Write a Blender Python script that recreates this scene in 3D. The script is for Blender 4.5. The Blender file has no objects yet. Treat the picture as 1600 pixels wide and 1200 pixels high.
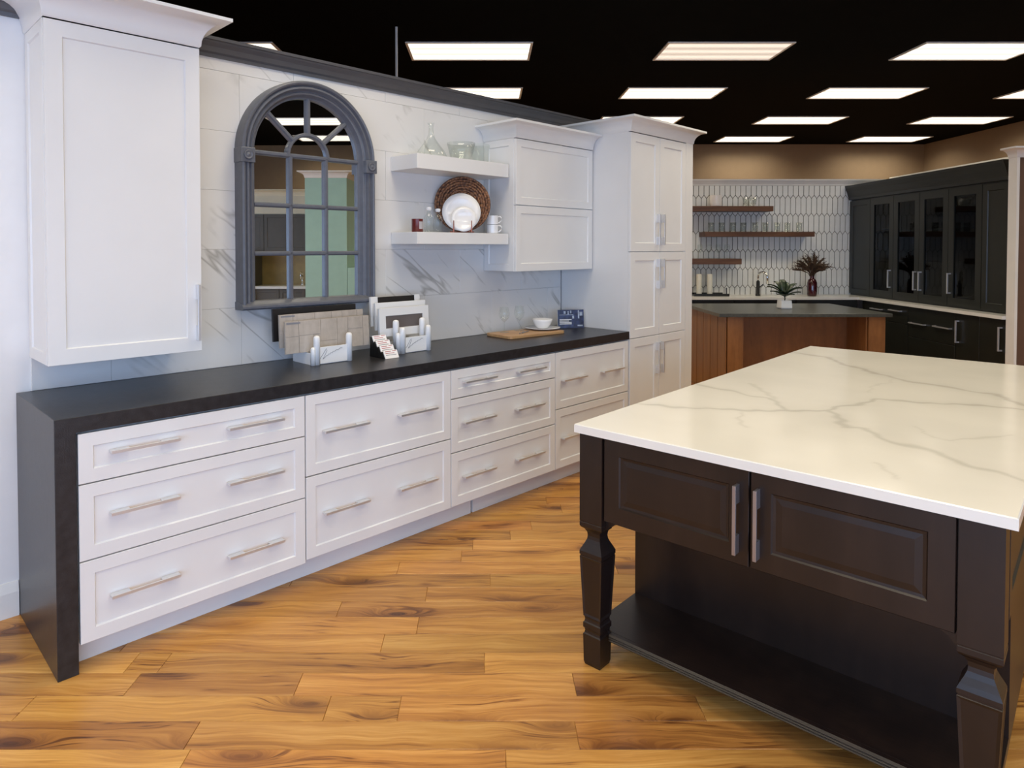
import bpy, bmesh, math, random
import numpy as np
from mathutils import Vector, Matrix
random.seed(7)
PI = math.pi
C = bpy.context.scene.collection
S = bpy.context.scene

# ------------------------------------------------------------------ camera, world, daylight, exposure
cam = bpy.data.cameras.new('camera'); camo = bpy.data.objects.new('camera', cam); C.objects.link(camo)
S.camera = camo
cam.sensor_fit = 'HORIZONTAL'; cam.sensor_width = 36.0; cam.lens = 36.0 * 1055 / 1600
cam.shift_x = 0.025; cam.shift_y = -0.1175; cam.clip_start = 0.05; cam.clip_end = 100
camo.location = (0, 0, 1.507); camo.rotation_euler = (math.radians(90 - 1.34), 0, 0)

S.view_settings.view_transform = 'Standard'; S.view_settings.look = 'None'
S.view_settings.gamma = 1.0; S.view_settings.use_curve_mapping = False
S.view_settings.exposure = 0.0
LAMP = 18.6         # watts thrown by each ceiling panel
DAY = 165.0         # watts of daylight through the shop windows behind the camera

w = bpy.data.worlds.new('world'); S.world = w; w.use_nodes = True
bg = w.node_tree.nodes['Background']; bg.inputs[0].default_value = (0.55, 0.70, 1.0, 1); bg.inputs[1].default_value = 1.0

def area(name, loc, rot, sx, sy, power, col):
    l = bpy.data.lights.new(name, 'AREA'); l.shape = 'RECTANGLE'; l.size = sx; l.size_y = sy
    l.energy = power; l.color = col
    o = bpy.data.objects.new(name, l); C.objects.link(o); o.location = loc; o.rotation_euler = rot
    return o
# daylight in the shop-front window openings (rear wall, y = -1.6)
for xx in (-2.0, 0.5, 3.0):
    area('window_daylight', (xx, -1.66, 1.3), (PI / 2, 0, 0), 2.2, 1.9, DAY / 3, (0.43, 0.63, 1.0))

# ------------------------------------------------------------------ material helpers
M = {}
def newmat(name):
    m = bpy.data.materials.new(name); m.use_nodes = True
    nt = m.node_tree; b = nt.nodes['Principled BSDF']
    M[name] = m
    return m, nt, b
def N(nt, t, **kw):
    n = nt.nodes.new(t)
    for k, v in kw.items():
        if k in n.inputs.keys() if isinstance(k, str) else False: n.inputs[k].default_value = v
        else: setattr(n, k, v)
    return n
def ramp(nt, stops):
    r = nt.nodes.new('ShaderNodeValToRGB'); e = r.color_ramp.elements
    while len(e) < len(stops): e.new(0.5)
    for i, (p, c) in enumerate(stops):
        e[i].position = p; e[i].color = (c[0], c[1], c[2], 1)
    return r
def coords(nt, scale=(1, 1, 1), rnd=False):
    tc = nt.nodes.new('ShaderNodeTexCoord'); mp = nt.nodes.new('ShaderNodeMapping')
    mp.inputs['Scale'].default_value = scale
    nt.links.new(tc.outputs['Object'], mp.inputs['Vector'])
    if rnd:
        oi = nt.nodes.new('ShaderNodeObjectInfo'); mu = nt.nodes.new('ShaderNodeVectorMath'); mu.operation = 'SCALE'
        cb = nt.nodes.new('ShaderNodeCombineXYZ')
        nt.links.new(oi.outputs['Random'], cb.inputs[0]); nt.links.new(oi.outputs['Random'], cb.inputs[1]); nt.links.new(oi.outputs['Random'], cb.inputs[2])
        nt.links.new(cb.outputs[0], mu.inputs[0]); mu.inputs['Scale'].default_value = 37.0
        ad = nt.nodes.new('ShaderNodeVectorMath'); nt.links.new(tc.outputs['Object'], ad.inputs[0]); nt.links.new(mu.outputs[0], ad.inputs[1])
        nt.links.new(ad.outputs[0], mp.inputs['Vector'])
        return mp.outputs[0], oi
    return mp.outputs[0]
def plain(name, col, rough=0.5, metal=0.0, var=0.06, scale=9.0, bump=0.0, bscale=60.0, spec=0.5, coat=0.0):
    m, nt, b = newmat(name)
    v = coords(nt)
    n = N(nt, 'ShaderNodeTexNoise'); n.inputs['Scale'].default_value = scale; n.inputs['Detail'].default_value = 4
    nt.links.new(v, n.inputs['Vector'])
    lo = [max(0, c * (1 - var)) for c in col]; hi = [min(1, c * (1 + var)) for c in col]
    r = ramp(nt, [(0.3, lo), (0.7, hi)])
    nt.links.new(n.outputs['Fac'], r.inputs[0]); nt.links.new(r.outputs[0], b.inputs['Base Color'])
    b.inputs['Roughness'].default_value = rough; b.inputs['Metallic'].default_value = metal
    b.inputs['Specular IOR Level'].default_value = spec
    if coat: b.inputs['Coat Weight'].default_value = coat; b.inputs['Coat Roughness'].default_value = 0.05
    if bump:
        n2 = N(nt, 'ShaderNodeTexNoise'); n2.inputs['Scale'].default_value = bscale; n2.inputs['Detail'].default_value = 3
        nt.links.new(v, n2.inputs['Vector'])
        bp = nt.nodes.new('ShaderNodeBump'); bp.inputs['Strength'].default_value = bump; bp.inputs['Distance'].default_value = 0.01
        nt.links.new(n2.outputs['Fac'], bp.inputs['Height']); nt.links.new(bp.outputs[0], b.inputs['Normal'])
    return m
def wood(name, stops, scale=(1.2, 10, 10), rough=0.35, distort=1.2, rnd=False, fine=0.25, coat=0.0, rvar=0.0):
    m, nt, b = newmat(name)
    oi = None
    if rnd: v, oi = coords(nt, scale, True)
    else: v = coords(nt, scale)
    n = N(nt, 'ShaderNodeTexNoise'); n.inputs['Scale'].default_value = 1.6; n.inputs['Detail'].default_value = 6
    n.inputs['Roughness'].default_value = 0.62; n.inputs['Distortion'].default_value = distort
    nt.links.new(v, n.inputs['Vector'])
    mp2 = nt.nodes.new('ShaderNodeMapping'); mp2.inputs['Scale'].default_value = (1.5, 9, 9)
    nt.links.new(v, mp2.inputs['Vector'])
    f = N(nt, 'ShaderNodeTexNoise'); f.inputs['Scale'].default_value = 2.5; f.inputs['Detail'].default_value = 4
    nt.links.new(mp2.outputs[0], f.inputs['Vector'])
    mx = nt.nodes.new('ShaderNodeMix'); mx.data_type = 'FLOAT'; mx.inputs[0].default_value = fine
    nt.links.new(n.outputs['Fac'], mx.inputs[2]); nt.links.new(f.outputs['Fac'], mx.inputs[3])
    r = ramp(nt, stops); nt.links.new(mx.outputs[0], r.inputs[0])
    out = r.outputs[0]
    if rnd and rvar:
        ma = nt.nodes.new('ShaderNodeMath'); ma.operation = 'MULTIPLY_ADD'; ma.inputs[1].default_value = rvar; ma.inputs[2].default_value = 1 - rvar / 2
        nt.links.new(oi.outputs['Random'], ma.inputs[0])
        hs = nt.nodes.new('ShaderNodeHueSaturation'); nt.links.new(ma.outputs[0], hs.inputs['Value']); nt.links.new(out, hs.inputs['Color'])
        out = hs.outputs[0]
    nt.links.new(out, b.inputs['Base Color'])
    b.inputs['Roughness'].default_value = rough
    if coat: b.inputs['Coat Weight'].default_value = coat; b.inputs['Coat Roughness'].default_value = 0.12
    bp = nt.nodes.new('ShaderNodeBump'); bp.inputs['Strength'].default_value = 0.06; bp.inputs['Distance'].default_value = 0.004
    nt.links.new(f.outputs['Fac'], bp.inputs['Height']); nt.links.new(bp.outputs[0], b.inputs['Normal'])
    return m
def thinglass(name, tint=(0.97, 0.99, 0.98), base=0.015, rough=0.02, edge=0.50):
    m, nt, b = newmat(name); nt.nodes.remove(b)
    out = nt.nodes['Material Output']
    tr = nt.nodes.new('ShaderNodeBsdfTransparent'); tr.inputs[0].default_value = (*tint, 1)
    gl = nt.nodes.new('ShaderNodeBsdfGlossy'); gl.inputs['Roughness'].default_value = rough
    lw = nt.nodes.new('ShaderNodeLayerWeight'); lw.inputs[0].default_value = 0.25
    ma = nt.nodes.new('ShaderNodeMath'); ma.operation = 'MULTIPLY_ADD'; ma.inputs[1].default_value = edge; ma.inputs[2].default_value = base
    nt.links.new(lw.outputs['Facing'], ma.inputs[0])
    mx = nt.nodes.new('ShaderNodeMixShader')
    nt.links.new(ma.outputs[0], mx.inputs[0]); nt.links.new(tr.outputs[0], mx.inputs[1]); nt.links.new(gl.outputs[0], mx.inputs[2])
    nt.links.new(mx.outputs[0], out.inputs[0])
    return m

plain('white_cabinet', (0.77, 0.765, 0.755), 0.32, var=0.015, scale=4)
plain('white_wall', (0.80, 0.79, 0.78), 0.7, var=0.02)
plain('cream_cabinet', (0.74, 0.68, 0.50), 0.4, var=0.03)
plain('teal_paint', (0.36, 0.55, 0.47), 0.45, var=0.03)
plain('grey_trim', (0.085, 0.085, 0.092), 0.42, var=0.08)
plain('grey_frame', (0.115, 0.122, 0.145), 0.40, var=0.08, scale=30)
plain('black_stone', (0.021, 0.020, 0.022), 0.30, var=0.35, scale=30, bump=0.10, bscale=220, spec=0.42)
plain('grey_stone', (0.055, 0.058, 0.052), 0.3, var=0.25, scale=40)
plain('black_ceiling', (0.0022, 0.0022, 0.0022), 0.9, var=0.2, spec=0.05)
plain('tan_wall', (0.25, 0.185, 0.12), 0.75, var=0.03)
plain('brown_wall', (0.115, 0.060, 0.036), 0.7, var=0.06)
plain('dark_gap', (0.01, 0.009, 0.008), 0.8)
plain('nickel', (0.72, 0.72, 0.73), 0.34, metal=0.7, var=0.02, scale=60)
plain('nickel_dark', (0.36, 0.34, 0.35), 0.35, metal=0.8)
plain('chrome', (0.8, 0.8, 0.8), 0.08, metal=1.0, var=0.02)
plain('black_metal', (0.012, 0.012, 0.012), 0.3, var=0.1)
plain('dark_cabinet', (0.0135, 0.0145, 0.0110), 0.38, var=0.12)
plain('dark_interior', (0.010, 0.010, 0.009), 0.6, var=0.1)
plain('white_plastic', (0.82, 0.82, 0.82), 0.28, var=0.02)
plain('white_ceramic', (0.84, 0.83, 0.82), 0.12, var=0.01)
plain('white_quartz_counter', (0.76, 0.75, 0.70), 0.2, var=0.03)
plain('white_trim', (0.78, 0.76, 0.72), 0.45, var=0.02)
plain('grout', (0.055, 0.052, 0.046), 0.8, var=0.1)
plain('black_plastic', (0.008, 0.008, 0.008), 0.35)
plain('card', (0.86, 0.83, 0.82), 0.6, var=0.02)
plain('card_ink', (0.40, 0.06, 0.07), 0.6)
plain('grey_ink', (0.22, 0.22, 0.24), 0.6)
plain('taupe_panel', (0.125, 0.105, 0.10), 0.45, var=0.04)
plain('dark_sample', (0.012, 0.010, 0.010), 0.45, var=0.2)
plain('red_candle', (0.12, 0.012, 0.010), 0.3, var=0.2, scale=40)
plain('label_paper', (0.42, 0.40, 0.42), 0.6)
plain('copper', (0.42, 0.14, 0.09), 0.3, metal=0.8)
plain('maroon_glaze', (0.055, 0.006, 0.010), 0.12, var=0.2, coat=0.5)
plain('dried_plume', (0.060, 0.032, 0.016), 0.9, var=0.5, scale=60)
plain('leaf_green', (0.022, 0.040, 0.018), 0.35, var=0.5, scale=25)
plain('candle_wax', (0.78, 0.75, 0.64), 0.4, var=0.03)
plain('mug_grey', (0.80, 0.76, 0.73), 0.3, var=0.03)
plain('book_blue', (0.020, 0.030, 0.085), 0.25, var=0.9, scale=30)
plain('book_light', (0.40, 0.46, 0.56), 0.3, var=0.3, scale=40)
plain('yellow_tile', (0.38, 0.28, 0.11), 0.4, var=0.1)
plain('grey_green', (0.105, 0.094, 0.075), 0.5, var=0.05)
thinglass('clear_glass'); thinglass('pane_glass', (0.30, 0.31, 0.30), 0.012, 0.02, 0.10)
wood('espresso', [(0.30, (0.007, 0.0035, 0.0028)), (0.52, (0.013, 0.0068, 0.005)), (0.75, (0.024, 0.013, 0.009))], (6, 6, 0.9), 0.36, 0.6)
wood('walnut', [(0.3, (0.07, 0.027, 0.013)), (0.55, (0.13, 0.056, 0.026)), (0.8, (0.20, 0.10, 0.05))], (1.2, 9, 9), 0.45, 0.8)
wood('amber_wood', [(0.3, (0.16, 0.062, 0.018)), (0.55, (0.25, 0.105, 0.032)), (0.8, (0.33, 0.15, 0.05))], (7, 7, 0.7), 0.4, 0.6)
wood('red_wood', [(0.3, (0.15, 0.055, 0.014)), (0.55, (0.22, 0.085, 0.022)), (0.8, (0.28, 0.115, 0.032))], (6, 6, 0.7), 0.45, 0.6)
wood('board_wood', [(0.3, (0.36, 0.19, 0.085)), (0.55, (0.50, 0.30, 0.14)), (0.8, (0.60, 0.38, 0.20))], (1.5, 16, 16), 0.45, 0.5)
wood('stone_sample', [(0.3, (0.36, 0.31, 0.26)), (0.55, (0.47, 0.41, 0.35)), (0.8, (0.56, 0.50, 0.44))], (9, 9, 2), 0.5, 0.4)

def marble(name, base, vein, scale, width, rough, rnd, warm=None):
    m, nt, b = newmat(name)
    v, oi = coords(nt, (1, 1, 1), True)
    # veins: narrow band of a distorted directional noise, broken up by a second noise
    rot = nt.nodes.new('ShaderNodeMapping'); rot.inputs['Scale'].default_value = (0.55, 1.0, 3.0)
    r0 = nt.nodes.new('ShaderNodeMapping'); r0.inputs['Rotation'].default_value = (0, math.radians(-40), 0)
    nt.links.new(v, r0.inputs['Vector']); nt.links.new(r0.outputs[0], rot.inputs['Vector'])
    n = N(nt, 'ShaderNodeTexNoise'); n.inputs['Scale'].default_value = scale; n.inputs['Detail'].default_value = 3; n.inputs['Distortion'].default_value = 0.45
    nt.links.new(rot.outputs[0], n.inputs['Vector'])
    sb = nt.nodes.new('ShaderNodeMath'); sb.operation = 'SUBTRACT'; sb.inputs[1].default_value = 0.5; nt.links.new(n.outputs['Fac'], sb.inputs[0])
    ab = nt.nodes.new('ShaderNodeMath'); ab.operation = 'ABSOLUTE'; nt.links.new(sb.outputs[0], ab.inputs[0])
    mr = nt.nodes.new('ShaderNodeMapRange'); mr.inputs[1].default_value = 0.0; mr.inputs[2].default_value = width; mr.inputs[3].default_value = 1.0; mr.inputs[4].default_value = 0.0
    nt.links.new(ab.outputs[0], mr.inputs[0])
    n2 = N(nt, 'ShaderNodeTexNoise'); n2.inputs['Scale'].default_value = 3.2; n2.inputs['Detail'].default_value = 3; nt.links.new(v, n2.inputs['Vector'])
    m2 = nt.nodes.new('ShaderNodeMapRange'); m2.inputs[1].default_value = 0.50; m2.inputs[2].default_value = 0.66; nt.links.new(n2.outputs['Fac'], m2.inputs[0])
    mu = nt.nodes.new('ShaderNodeMath'); mu.operation = 'MULTIPLY'; nt.links.new(mr.outputs[0], mu.inputs[0]); nt.links.new(m2.outputs[0], mu.inputs[1])
    mix = nt.nodes.new('ShaderNodeMix'); mix.data_type = 'RGBA'
    mix.inputs[6].default_value = (*base, 1); mix.inputs[7].default_value = (*vein, 1)
    nt.links.new(mu.outputs[0], mix.inputs[0]); nt.links.new(mix.outputs[2], b.inputs['Base Color'])
    b.inputs['Roughness'].default_value = rough
    return m
marble('marble_tile', (0.72, 0.71, 0.695), (0.42, 0.41, 0.39), 1.5, 0.020, 0.07, True)

# acacia planks: warped streaks, fine grain, dark knots and heartwood swirls; each plank its own tone
def plank_material():
    m, nt, b = newmat('plank_wood'); lk = nt.links.new
    v, oi = coords(nt, (1, 1, 1), True)
    def noise(vec, scale, detail, rough, dist=0.0):
        n = N(nt, 'ShaderNodeTexNoise'); n.inputs['Scale'].default_value = scale; n.inputs['Detail'].default_value = detail
        n.inputs['Roughness'].default_value = rough; n.inputs['Distortion'].default_value = dist; lk(vec, n.inputs['Vector']); return n.outputs['Fac']
    def mapping(vec, sc):
        p = nt.nodes.new('ShaderNodeMapping'); p.inputs['Scale'].default_value = sc; lk(vec, p.inputs['Vector']); return p.outputs[0]
    def math_(op, a_, b_=None, c_=None, clamp=False):
        n = nt.nodes.new('ShaderNodeMath'); n.operation = op; n.use_clamp = clamp
        for i, q in enumerate((a_, b_, c_)):
            if q is None: continue
            if isinstance(q, (int, float)): n.inputs[i].default_value = q
            else: lk(q, n.inputs[i])
        return n.outputs[0]
    # knots: sparse cells, stretched along the plank
    vo = nt.nodes.new('ShaderNodeTexVoronoi'); vo.inputs['Scale'].default_value = 1.0; lk(mapping(v, (2.0, 6.5, 1.0)), vo.inputs['Vector'])
    kn = math_('SUBTRACT', 1.0, math_('MULTIPLY', vo.outputs['Distance'], 2.1), clamp=True)
    kn2 = math_('POWER', kn, 2.0)
    # grain bends around the knots and wanders slowly
    wander = noise(mapping(v, (2.2, 4.0, 1.0)), 1.0, 2, 0.5)
    sx = nt.nodes.new('ShaderNodeSeparateXYZ'); lk(v, sx.inputs[0])
    yy = math_('ADD', sx.outputs[1], math_('ADD', math_('MULTIPLY', wander, 0.10), math_('MULTIPLY', kn2, 0.11)))
    cb = nt.nodes.new('ShaderNodeCombineXYZ'); lk(sx.outputs[0], cb.inputs[0]); lk(yy, cb.inputs[1]); lk(sx.outputs[2], cb.inputs[2])
    w_ = cb.outputs[0]
    g1 = noise(mapping(w_, (0.8, 15, 1)), 1.0, 7, 0.66, 0.3)
    g2 = noise(mapping(w_, (3.0, 95, 1)), 1.0, 5, 0.7)
    ln = noise(mapping(w_, (1.1, 26, 1)), 1.0, 3, 0.6)
    line = math_('SUBTRACT', 1.0, math_('MULTIPLY', math_('ABSOLUTE', math_('SUBTRACT', ln, 0.47)), 38.0), clamp=True)
    lm = nt.nodes.new('ShaderNodeMapRange'); lm.inputs[1].default_value = 0.50; lm.inputs[2].default_value = 0.62; lk(noise(mapping(v, (2.5, 5, 1)), 1.0, 2, 0.5), lm.inputs[0])
    t = math_('ADD', math_('MULTIPLY', g1, 0.70), math_('MULTIPLY', g2, 0.36))
    t = math_('SUBTRACT', t, math_('MULTIPLY', math_('MULTIPLY', kn2, math_('ADD', 0.25, g2)), 0.40))
    t = math_('SUBTRACT', t, math_('MULTIPLY', math_('MULTIPLY', line, lm.outputs[0]), 0.20))
    r = ramp(nt, [(0.20, (0.075, 0.026, 0.008)), (0.35, (0.20, 0.078, 0.019)), (0.455, (0.37, 0.162, 0.036)), (0.55, (0.49, 0.235, 0.054)), (0.68, (0.64, 0.355, 0.105))])
    lk(t, r.inputs[0])
    hs = nt.nodes.new('ShaderNodeHueSaturation'); lk(r.outputs[0], hs.inputs['Color'])
    lk(math_('MULTIPLY_ADD', oi.outputs['Random'], 0.30, 0.86), hs.inputs['Value'])
    lk(math_('MULTIPLY_ADD', math_('FRACT', math_('MULTIPLY', oi.outputs['Random'], 7.31)), 0.008, 0.496), hs.inputs['Hue'])
    lk(hs.outputs[0], b.inputs['Base Color']); b.inputs['Roughness'].default_value = 0.30; b.inputs['Specular IOR Level'].default_value = 0.42
    bp = nt.nodes.new('ShaderNodeBump'); bp.inputs['Strength'].default_value = 0.05; bp.inputs['Distance'].default_value = 0.004; lk(g2, bp.inputs['Height']); lk(bp.outputs[0], b.inputs['Normal'])
plank_material()

# island quartz: colour from a painted vein attribute (the stone's own pattern)
m, nt, b = newmat('island_quartz')
at = nt.nodes.new('ShaderNodeAttribute'); at.attribute_name = 'vein'
rr = ramp(nt, [(0.0, (0.80, 0.77, 0.70)), (1.0, (0.52, 0.49, 0.43))]); nt.links.new(at.outputs['Fac'], rr.inputs[0])
nz = N(nt, 'ShaderNodeTexNoise'); nz.inputs['Scale'].default_value = 2.2; nz.inputs['Detail'].default_value = 3; nt.links.new(coords(nt), nz.inputs['Vector'])
r2 = ramp(nt, [(0.35, (0.94, 0.94, 0.94)), (0.65, (1, 1, 1))]); nt.links.new(nz.outputs['Fac'], r2.inputs[0])
mm = nt.nodes.new('ShaderNodeMix'); mm.data_type = 'RGBA'; mm.blend_type = 'MULTIPLY'; mm.inputs[0].default_value = 1
nt.links.new(rr.outputs[0], mm.inputs[6]); nt.links.new(r2.outputs[0], mm.inputs[7]); nt.links.new(mm.outputs[2], b.inputs['Base Color'])
b.inputs['Roughness'].default_value = 0.13

# woven rattan
m, nt, b = newmat('woven_rattan')
v = coords(nt); n = N(nt, 'ShaderNodeTexVoronoi'); n.inputs['Scale'].default_value = 75; nt.links.new(v, n.inputs['Vector'])
r = ramp(nt, [(0.0, (0.38, 0.19, 0.085)), (0.4, (0.22, 0.095, 0.042)), (0.75, (0.06, 0.022, 0.011))]); nt.links.new(n.outputs['Distance'], r.inputs[0])
nt.links.new(r.outputs[0], b.inputs['Base Color']); b.inputs['Roughness'].default_value = 0.6
bp = nt.nodes.new('ShaderNodeBump'); bp.inputs['Strength'].default_value = 0.8; bp.inputs['Distance'].default_value = 0.004; bp.invert = True
nt.links.new(n.outputs['Distance'], bp.inputs['Height']); nt.links.new(bp.outputs[0], b.inputs['Normal'])

m, nt, b = newmat('mirror_silver'); b.inputs['Metallic'].default_value = 1; b.inputs['Roughness'].default_value = 0.0; b.inputs['Base Color'].default_value = (0.80, 0.81, 0.80, 1)

# lamp diffuser: tubes glow a little brighter through the prismatic panel
def lampmat(name, col, k):
    m, nt, b = newmat(name)
    v = coords(nt, (1, 1, 1)); sx = nt.nodes.new('ShaderNodeSeparateXYZ'); nt.links.new(v, sx.inputs[0])
    mu = nt.nodes.new('ShaderNodeMath'); mu.operation = 'MULTIPLY'; mu.inputs[1].default_value = 2 * PI / 0.19; nt.links.new(sx.outputs[1], mu.inputs[0])
    co = nt.nodes.new('ShaderNodeMath'); co.operation = 'COSINE'; nt.links.new(mu.outputs[0], co.inputs[0])
    ma = nt.nodes.new('ShaderNodeMath'); ma.operation = 'MULTIPLY_ADD'; ma.inputs[1].default_value = 0.30 * k; ma.inputs[2].default_value = k; nt.links.new(co.outputs[0], ma.inputs[0])
    b.inputs['Base Color'].default_value = (0.8, 0.8, 0.8, 1)
    b.inputs['Emission Color'].default_value = (*col, 1); nt.links.new(ma.outputs[0], b.inputs['Emission Strength'])
lampmat('lamp_diffuser', (1.0, 0.96, 0.84), 1.25)
lampmat('lamp_diffuser_dim', (1.0, 0.86, 0.72), 0.72)

# ------------------------------------------------------------------ mesh helpers
class MB:
    def __init__(s): s.v = []; s.f = []
    def add(s, vs, fs):
        o = len(s.v); s.v += [tuple(p) for p in vs]; s.f += [tuple(i + o for i in f) for f in fs]; return s
    def box(s, x0, x1, y0, y1, z0, z1):
        return s.add([(x0, y0, z0), (x1, y0, z0), (x1, y1, z0), (x0, y1, z0), (x0, y0, z1), (x1, y0, z1), (x1, y1, z1), (x0, y1, z1)],
                     [(3, 2, 1, 0), (4, 5, 6, 7), (0, 1, 5, 4), (1, 2, 6, 5), (2, 3, 7, 6), (3, 0, 4, 7)])
    def panel(s, x0, x1, z0, z1, prof, y0=0.0, thick=0.02):
        """door or drawer front facing -y: prof = [(inset, depth)...] rings from the edge inwards"""
        rings = []
        for (i, d) in prof:
            rings.append([(x0 + i, y0 + d, z0 + i), (x1 - i, y0 + d, z0 + i), (x1 - i, y0 + d, z1 - i), (x0 + i, y0 + d, z1 - i)])
        back = [(x0, y0 + thick, z0), (x1, y0 + thick, z0), (x1, y0 + thick, z1), (x0, y0 + thick, z1)]
        vs = back + [p for r in rings for p in r]; fs = [(3, 2, 1, 0)]
        for k in range(len(rings)):
            a = 4 * k; bq = 4 * (k + 1)
            for j in range(4):
                fs.append((a + j, a + (j + 1) % 4, bq + (j + 1) % 4, bq + j))
        e = 4 * len(rings); fs.append((e, e + 1, e + 2, e + 3))
        return s.add(vs, fs)
    def lathe(s, prof, n=24, cx=0, cy=0, cap0=True, cap1=True):
        vs = []; fs = []
        for (r, z) in prof:
            for k in range(n):
                a = 2 * PI * k / n; vs.append((cx + r * math.cos(a), cy + r * math.sin(a), z))
        for i in range(len(prof) - 1):
            for k in range(n):
                k2 = (k + 1) % n; fs.append((i * n + k, i * n + k2, (i + 1) * n + k2, (i + 1) * n + k))
        if cap0: fs.append(tuple(range(n - 1, -1, -1)))
        if cap1: fs.append(tuple((len(prof) - 1) * n + k for k in range(n)))
        return s.add(vs, fs)
    def square_loft(s, prof, cx=0, cy=0):
        vs = []; fs = []
        for (h, z) in prof: vs += [(cx - h, cy - h, z), (cx + h, cy - h, z), (cx + h, cy + h, z), (cx - h, cy + h, z)]
        for i in range(len(prof) - 1):
            for k in range(4):
                k2 = (k + 1) % 4; fs.append((i * 4 + k, i * 4 + k2, i * 4 + 4 + k2, i * 4 + 4 + k))
        fs.append((3, 2, 1, 0)); e = 4 * (len(prof) - 1); fs.append((e, e + 1, e + 2, e + 3))
        return s.add(vs, fs)
    def tube(s, pts, r, n=8, cap=True):
        pts = [Vector(p) for p in pts]; rs = r if isinstance(r, (list, tuple)) else [r] * len(pts)
        vs = []; fs = []; up = Vector((0.13, 0.21, 0.97))
        for i, p in enumerate(pts):
            t = (pts[min(i + 1, len(pts) - 1)] - pts[max(i - 1, 0)]).normalized()
            a = t.cross(up)
            if a.length < 1e-3: a = t.cross(Vector((1, 0, 0)))
            a.normalize(); bb = t.cross(a)
            for k in range(n):
                th = 2 * PI * k / n; q = p + (a * math.cos(th) + bb * math.sin(th)) * rs[i]; vs.append(tuple(q))
        for i in range(len(pts) - 1):
            for k in range(n):
                k2 = (k + 1) % n; fs.append((i * n + k, i * n + k2, (i + 1) * n + k2, (i + 1) * n + k))
        if cap: fs.append(tuple(range(n - 1, -1, -1))); fs.append(tuple((len(pts) - 1) * n + k for k in range(n)))
        return s.add(vs, fs)
    def sweep(s, path, prof, closed_prof=True, closed_path=False):
        """crown or frame: path = 2D points (local x, y); prof = [(out, z)], out to the right of travel"""
        n = len(path); P = [Vector(p) for p in path]; off = []
        for i in range(n):
            if closed_path: a, c = P[i - 1], P[(i + 1) % n]
            else: a = P[i - 1] if i > 0 else None; c = P[i + 1] if i < n - 1 else None
            d1 = (P[i] - a).normalized() if a is not None else None; d2 = (c - P[i]).normalized() if c is not None else None
            n1 = Vector((d1.y, -d1.x)) if d1 is not None else None; n2 = Vector((d2.y, -d2.x)) if d2 is not None else None
            if n1 is None: mv = n2
            elif n2 is None: mv = n1
            else:
                mv = (n1 + n2); mv = mv / max(0.2, mv.dot(n1))
            off.append(mv)
        m = len(prof); vs = []; fs = []
        for i in range(n):
            for (o, z) in prof: q = P[i] + off[i] * o; vs.append((q.x, q.y, z))
        for i in range(n if closed_path else n - 1):
            i2 = (i + 1) % n
            for k in range(m if closed_prof else m - 1):
                k2 = (k + 1) % m; fs.append((i * m + k, i2 * m + k, i2 * m + k2, i * m + k2))
        if closed_prof and not closed_path:
            fs.append(tuple(range(m))); fs.append(tuple((n - 1) * m + k for k in range(m - 1, -1, -1)))
        return s.add(vs, fs)
    def arc(s, pts2, prof, closed=True):
        """frame moulding in the wall plane: pts2 = (x, z) closed centre line; prof = [(offset, y)]"""
        n = len(pts2); P = [Vector(p) for p in pts2]; vs = []; fs = []; m = len(prof)
        for i in range(n):
            a, c = P[i - 1], P[(i + 1) % n]
            if not closed and i == 0: a = P[0] * 2 - P[1]
            if not closed and i == n - 1: c = P[i] * 2 - P[i - 1]
            d1 = (P[i] - a).normalized(); d2 = (c - P[i]).normalized()
            n1 = Vector((d1.y, -d1.x)); n2 = Vector((d2.y, -d2.x)); mv = n1 + n2; mv = mv / max(0.2, mv.dot(n1))
            for (o, y) in prof: q = P[i] + mv * o; vs.append((q.x, y, q.y))
        for i in range(n if closed else n - 1):
            i2 = (i + 1) % n
            for k in range(m):
                k2 = (k + 1) % m; fs.append((i * m + k, i2 * m + k, i2 * m + k2, i * m + k2))
        return s.add(vs, fs)
    def xf(s, mat): s.v = [tuple(mat @ Vector(p)) for p in s.v]; return s
    def mesh(s, name, mat, smooth=False):
        me = bpy.data.meshes.new(name); me.from_pydata(s.v, [], s.f)
        bm = bmesh.new(); bm.from_mesh(me); bmesh.ops.recalc_face_normals(bm, faces=bm.faces); bm.to_mesh(me); bm.free()
        me.materials.append(M[mat])
        if smooth:
            for p in me.polygons: p.use_smooth = True
        return me
    def obj(s, name, mat, parent=None, smooth=False, bev=0.0, loc=None, rz=None, auto=None):
        me = s.mesh(name, mat, smooth or auto is not None)
        if auto is not None:
            try: me.set_sharp_from_angle(angle=math.radians(auto))
            except Exception: pass
        o = bpy.data.objects.new(name, me); C.objects.link(o)
        if parent is not None: o.parent = parent
        if loc is not None: o.location = loc
        if rz is not None: o.rotation_euler = (0, 0, rz)
        if bev:
            b = o.modifiers.new('edge', 'BEVEL'); b.width = bev; b.segments = 2; b.limit_method = 'ANGLE'; b.angle_limit = math.radians(35)
        return o
def tag(o, label=None, cat=None, group=None, kind=None):
    if label: o['label'] = label
    if cat: o['category'] = cat
    if group: o['group'] = group
    if kind: o['kind'] = kind
    return o
def thing(name, label, cat, loc=(0, 0, 0), rz=0.0, group=None):
    o = bpy.data.objects.new(name, None); C.objects.link(o); o.location = loc; o.rotation_euler = (0, 0, rz); o.empty_display_size = 0.1
    return tag(o, label, cat, group)
def copy_tree(o, parent=None):
    c = o.copy(); C.objects.link(c)
    if parent is not None: c.parent = parent
    for ch in list(o.children): copy_tree(ch, c)
    return c
def B(*a): return MB().box(*a)

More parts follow.
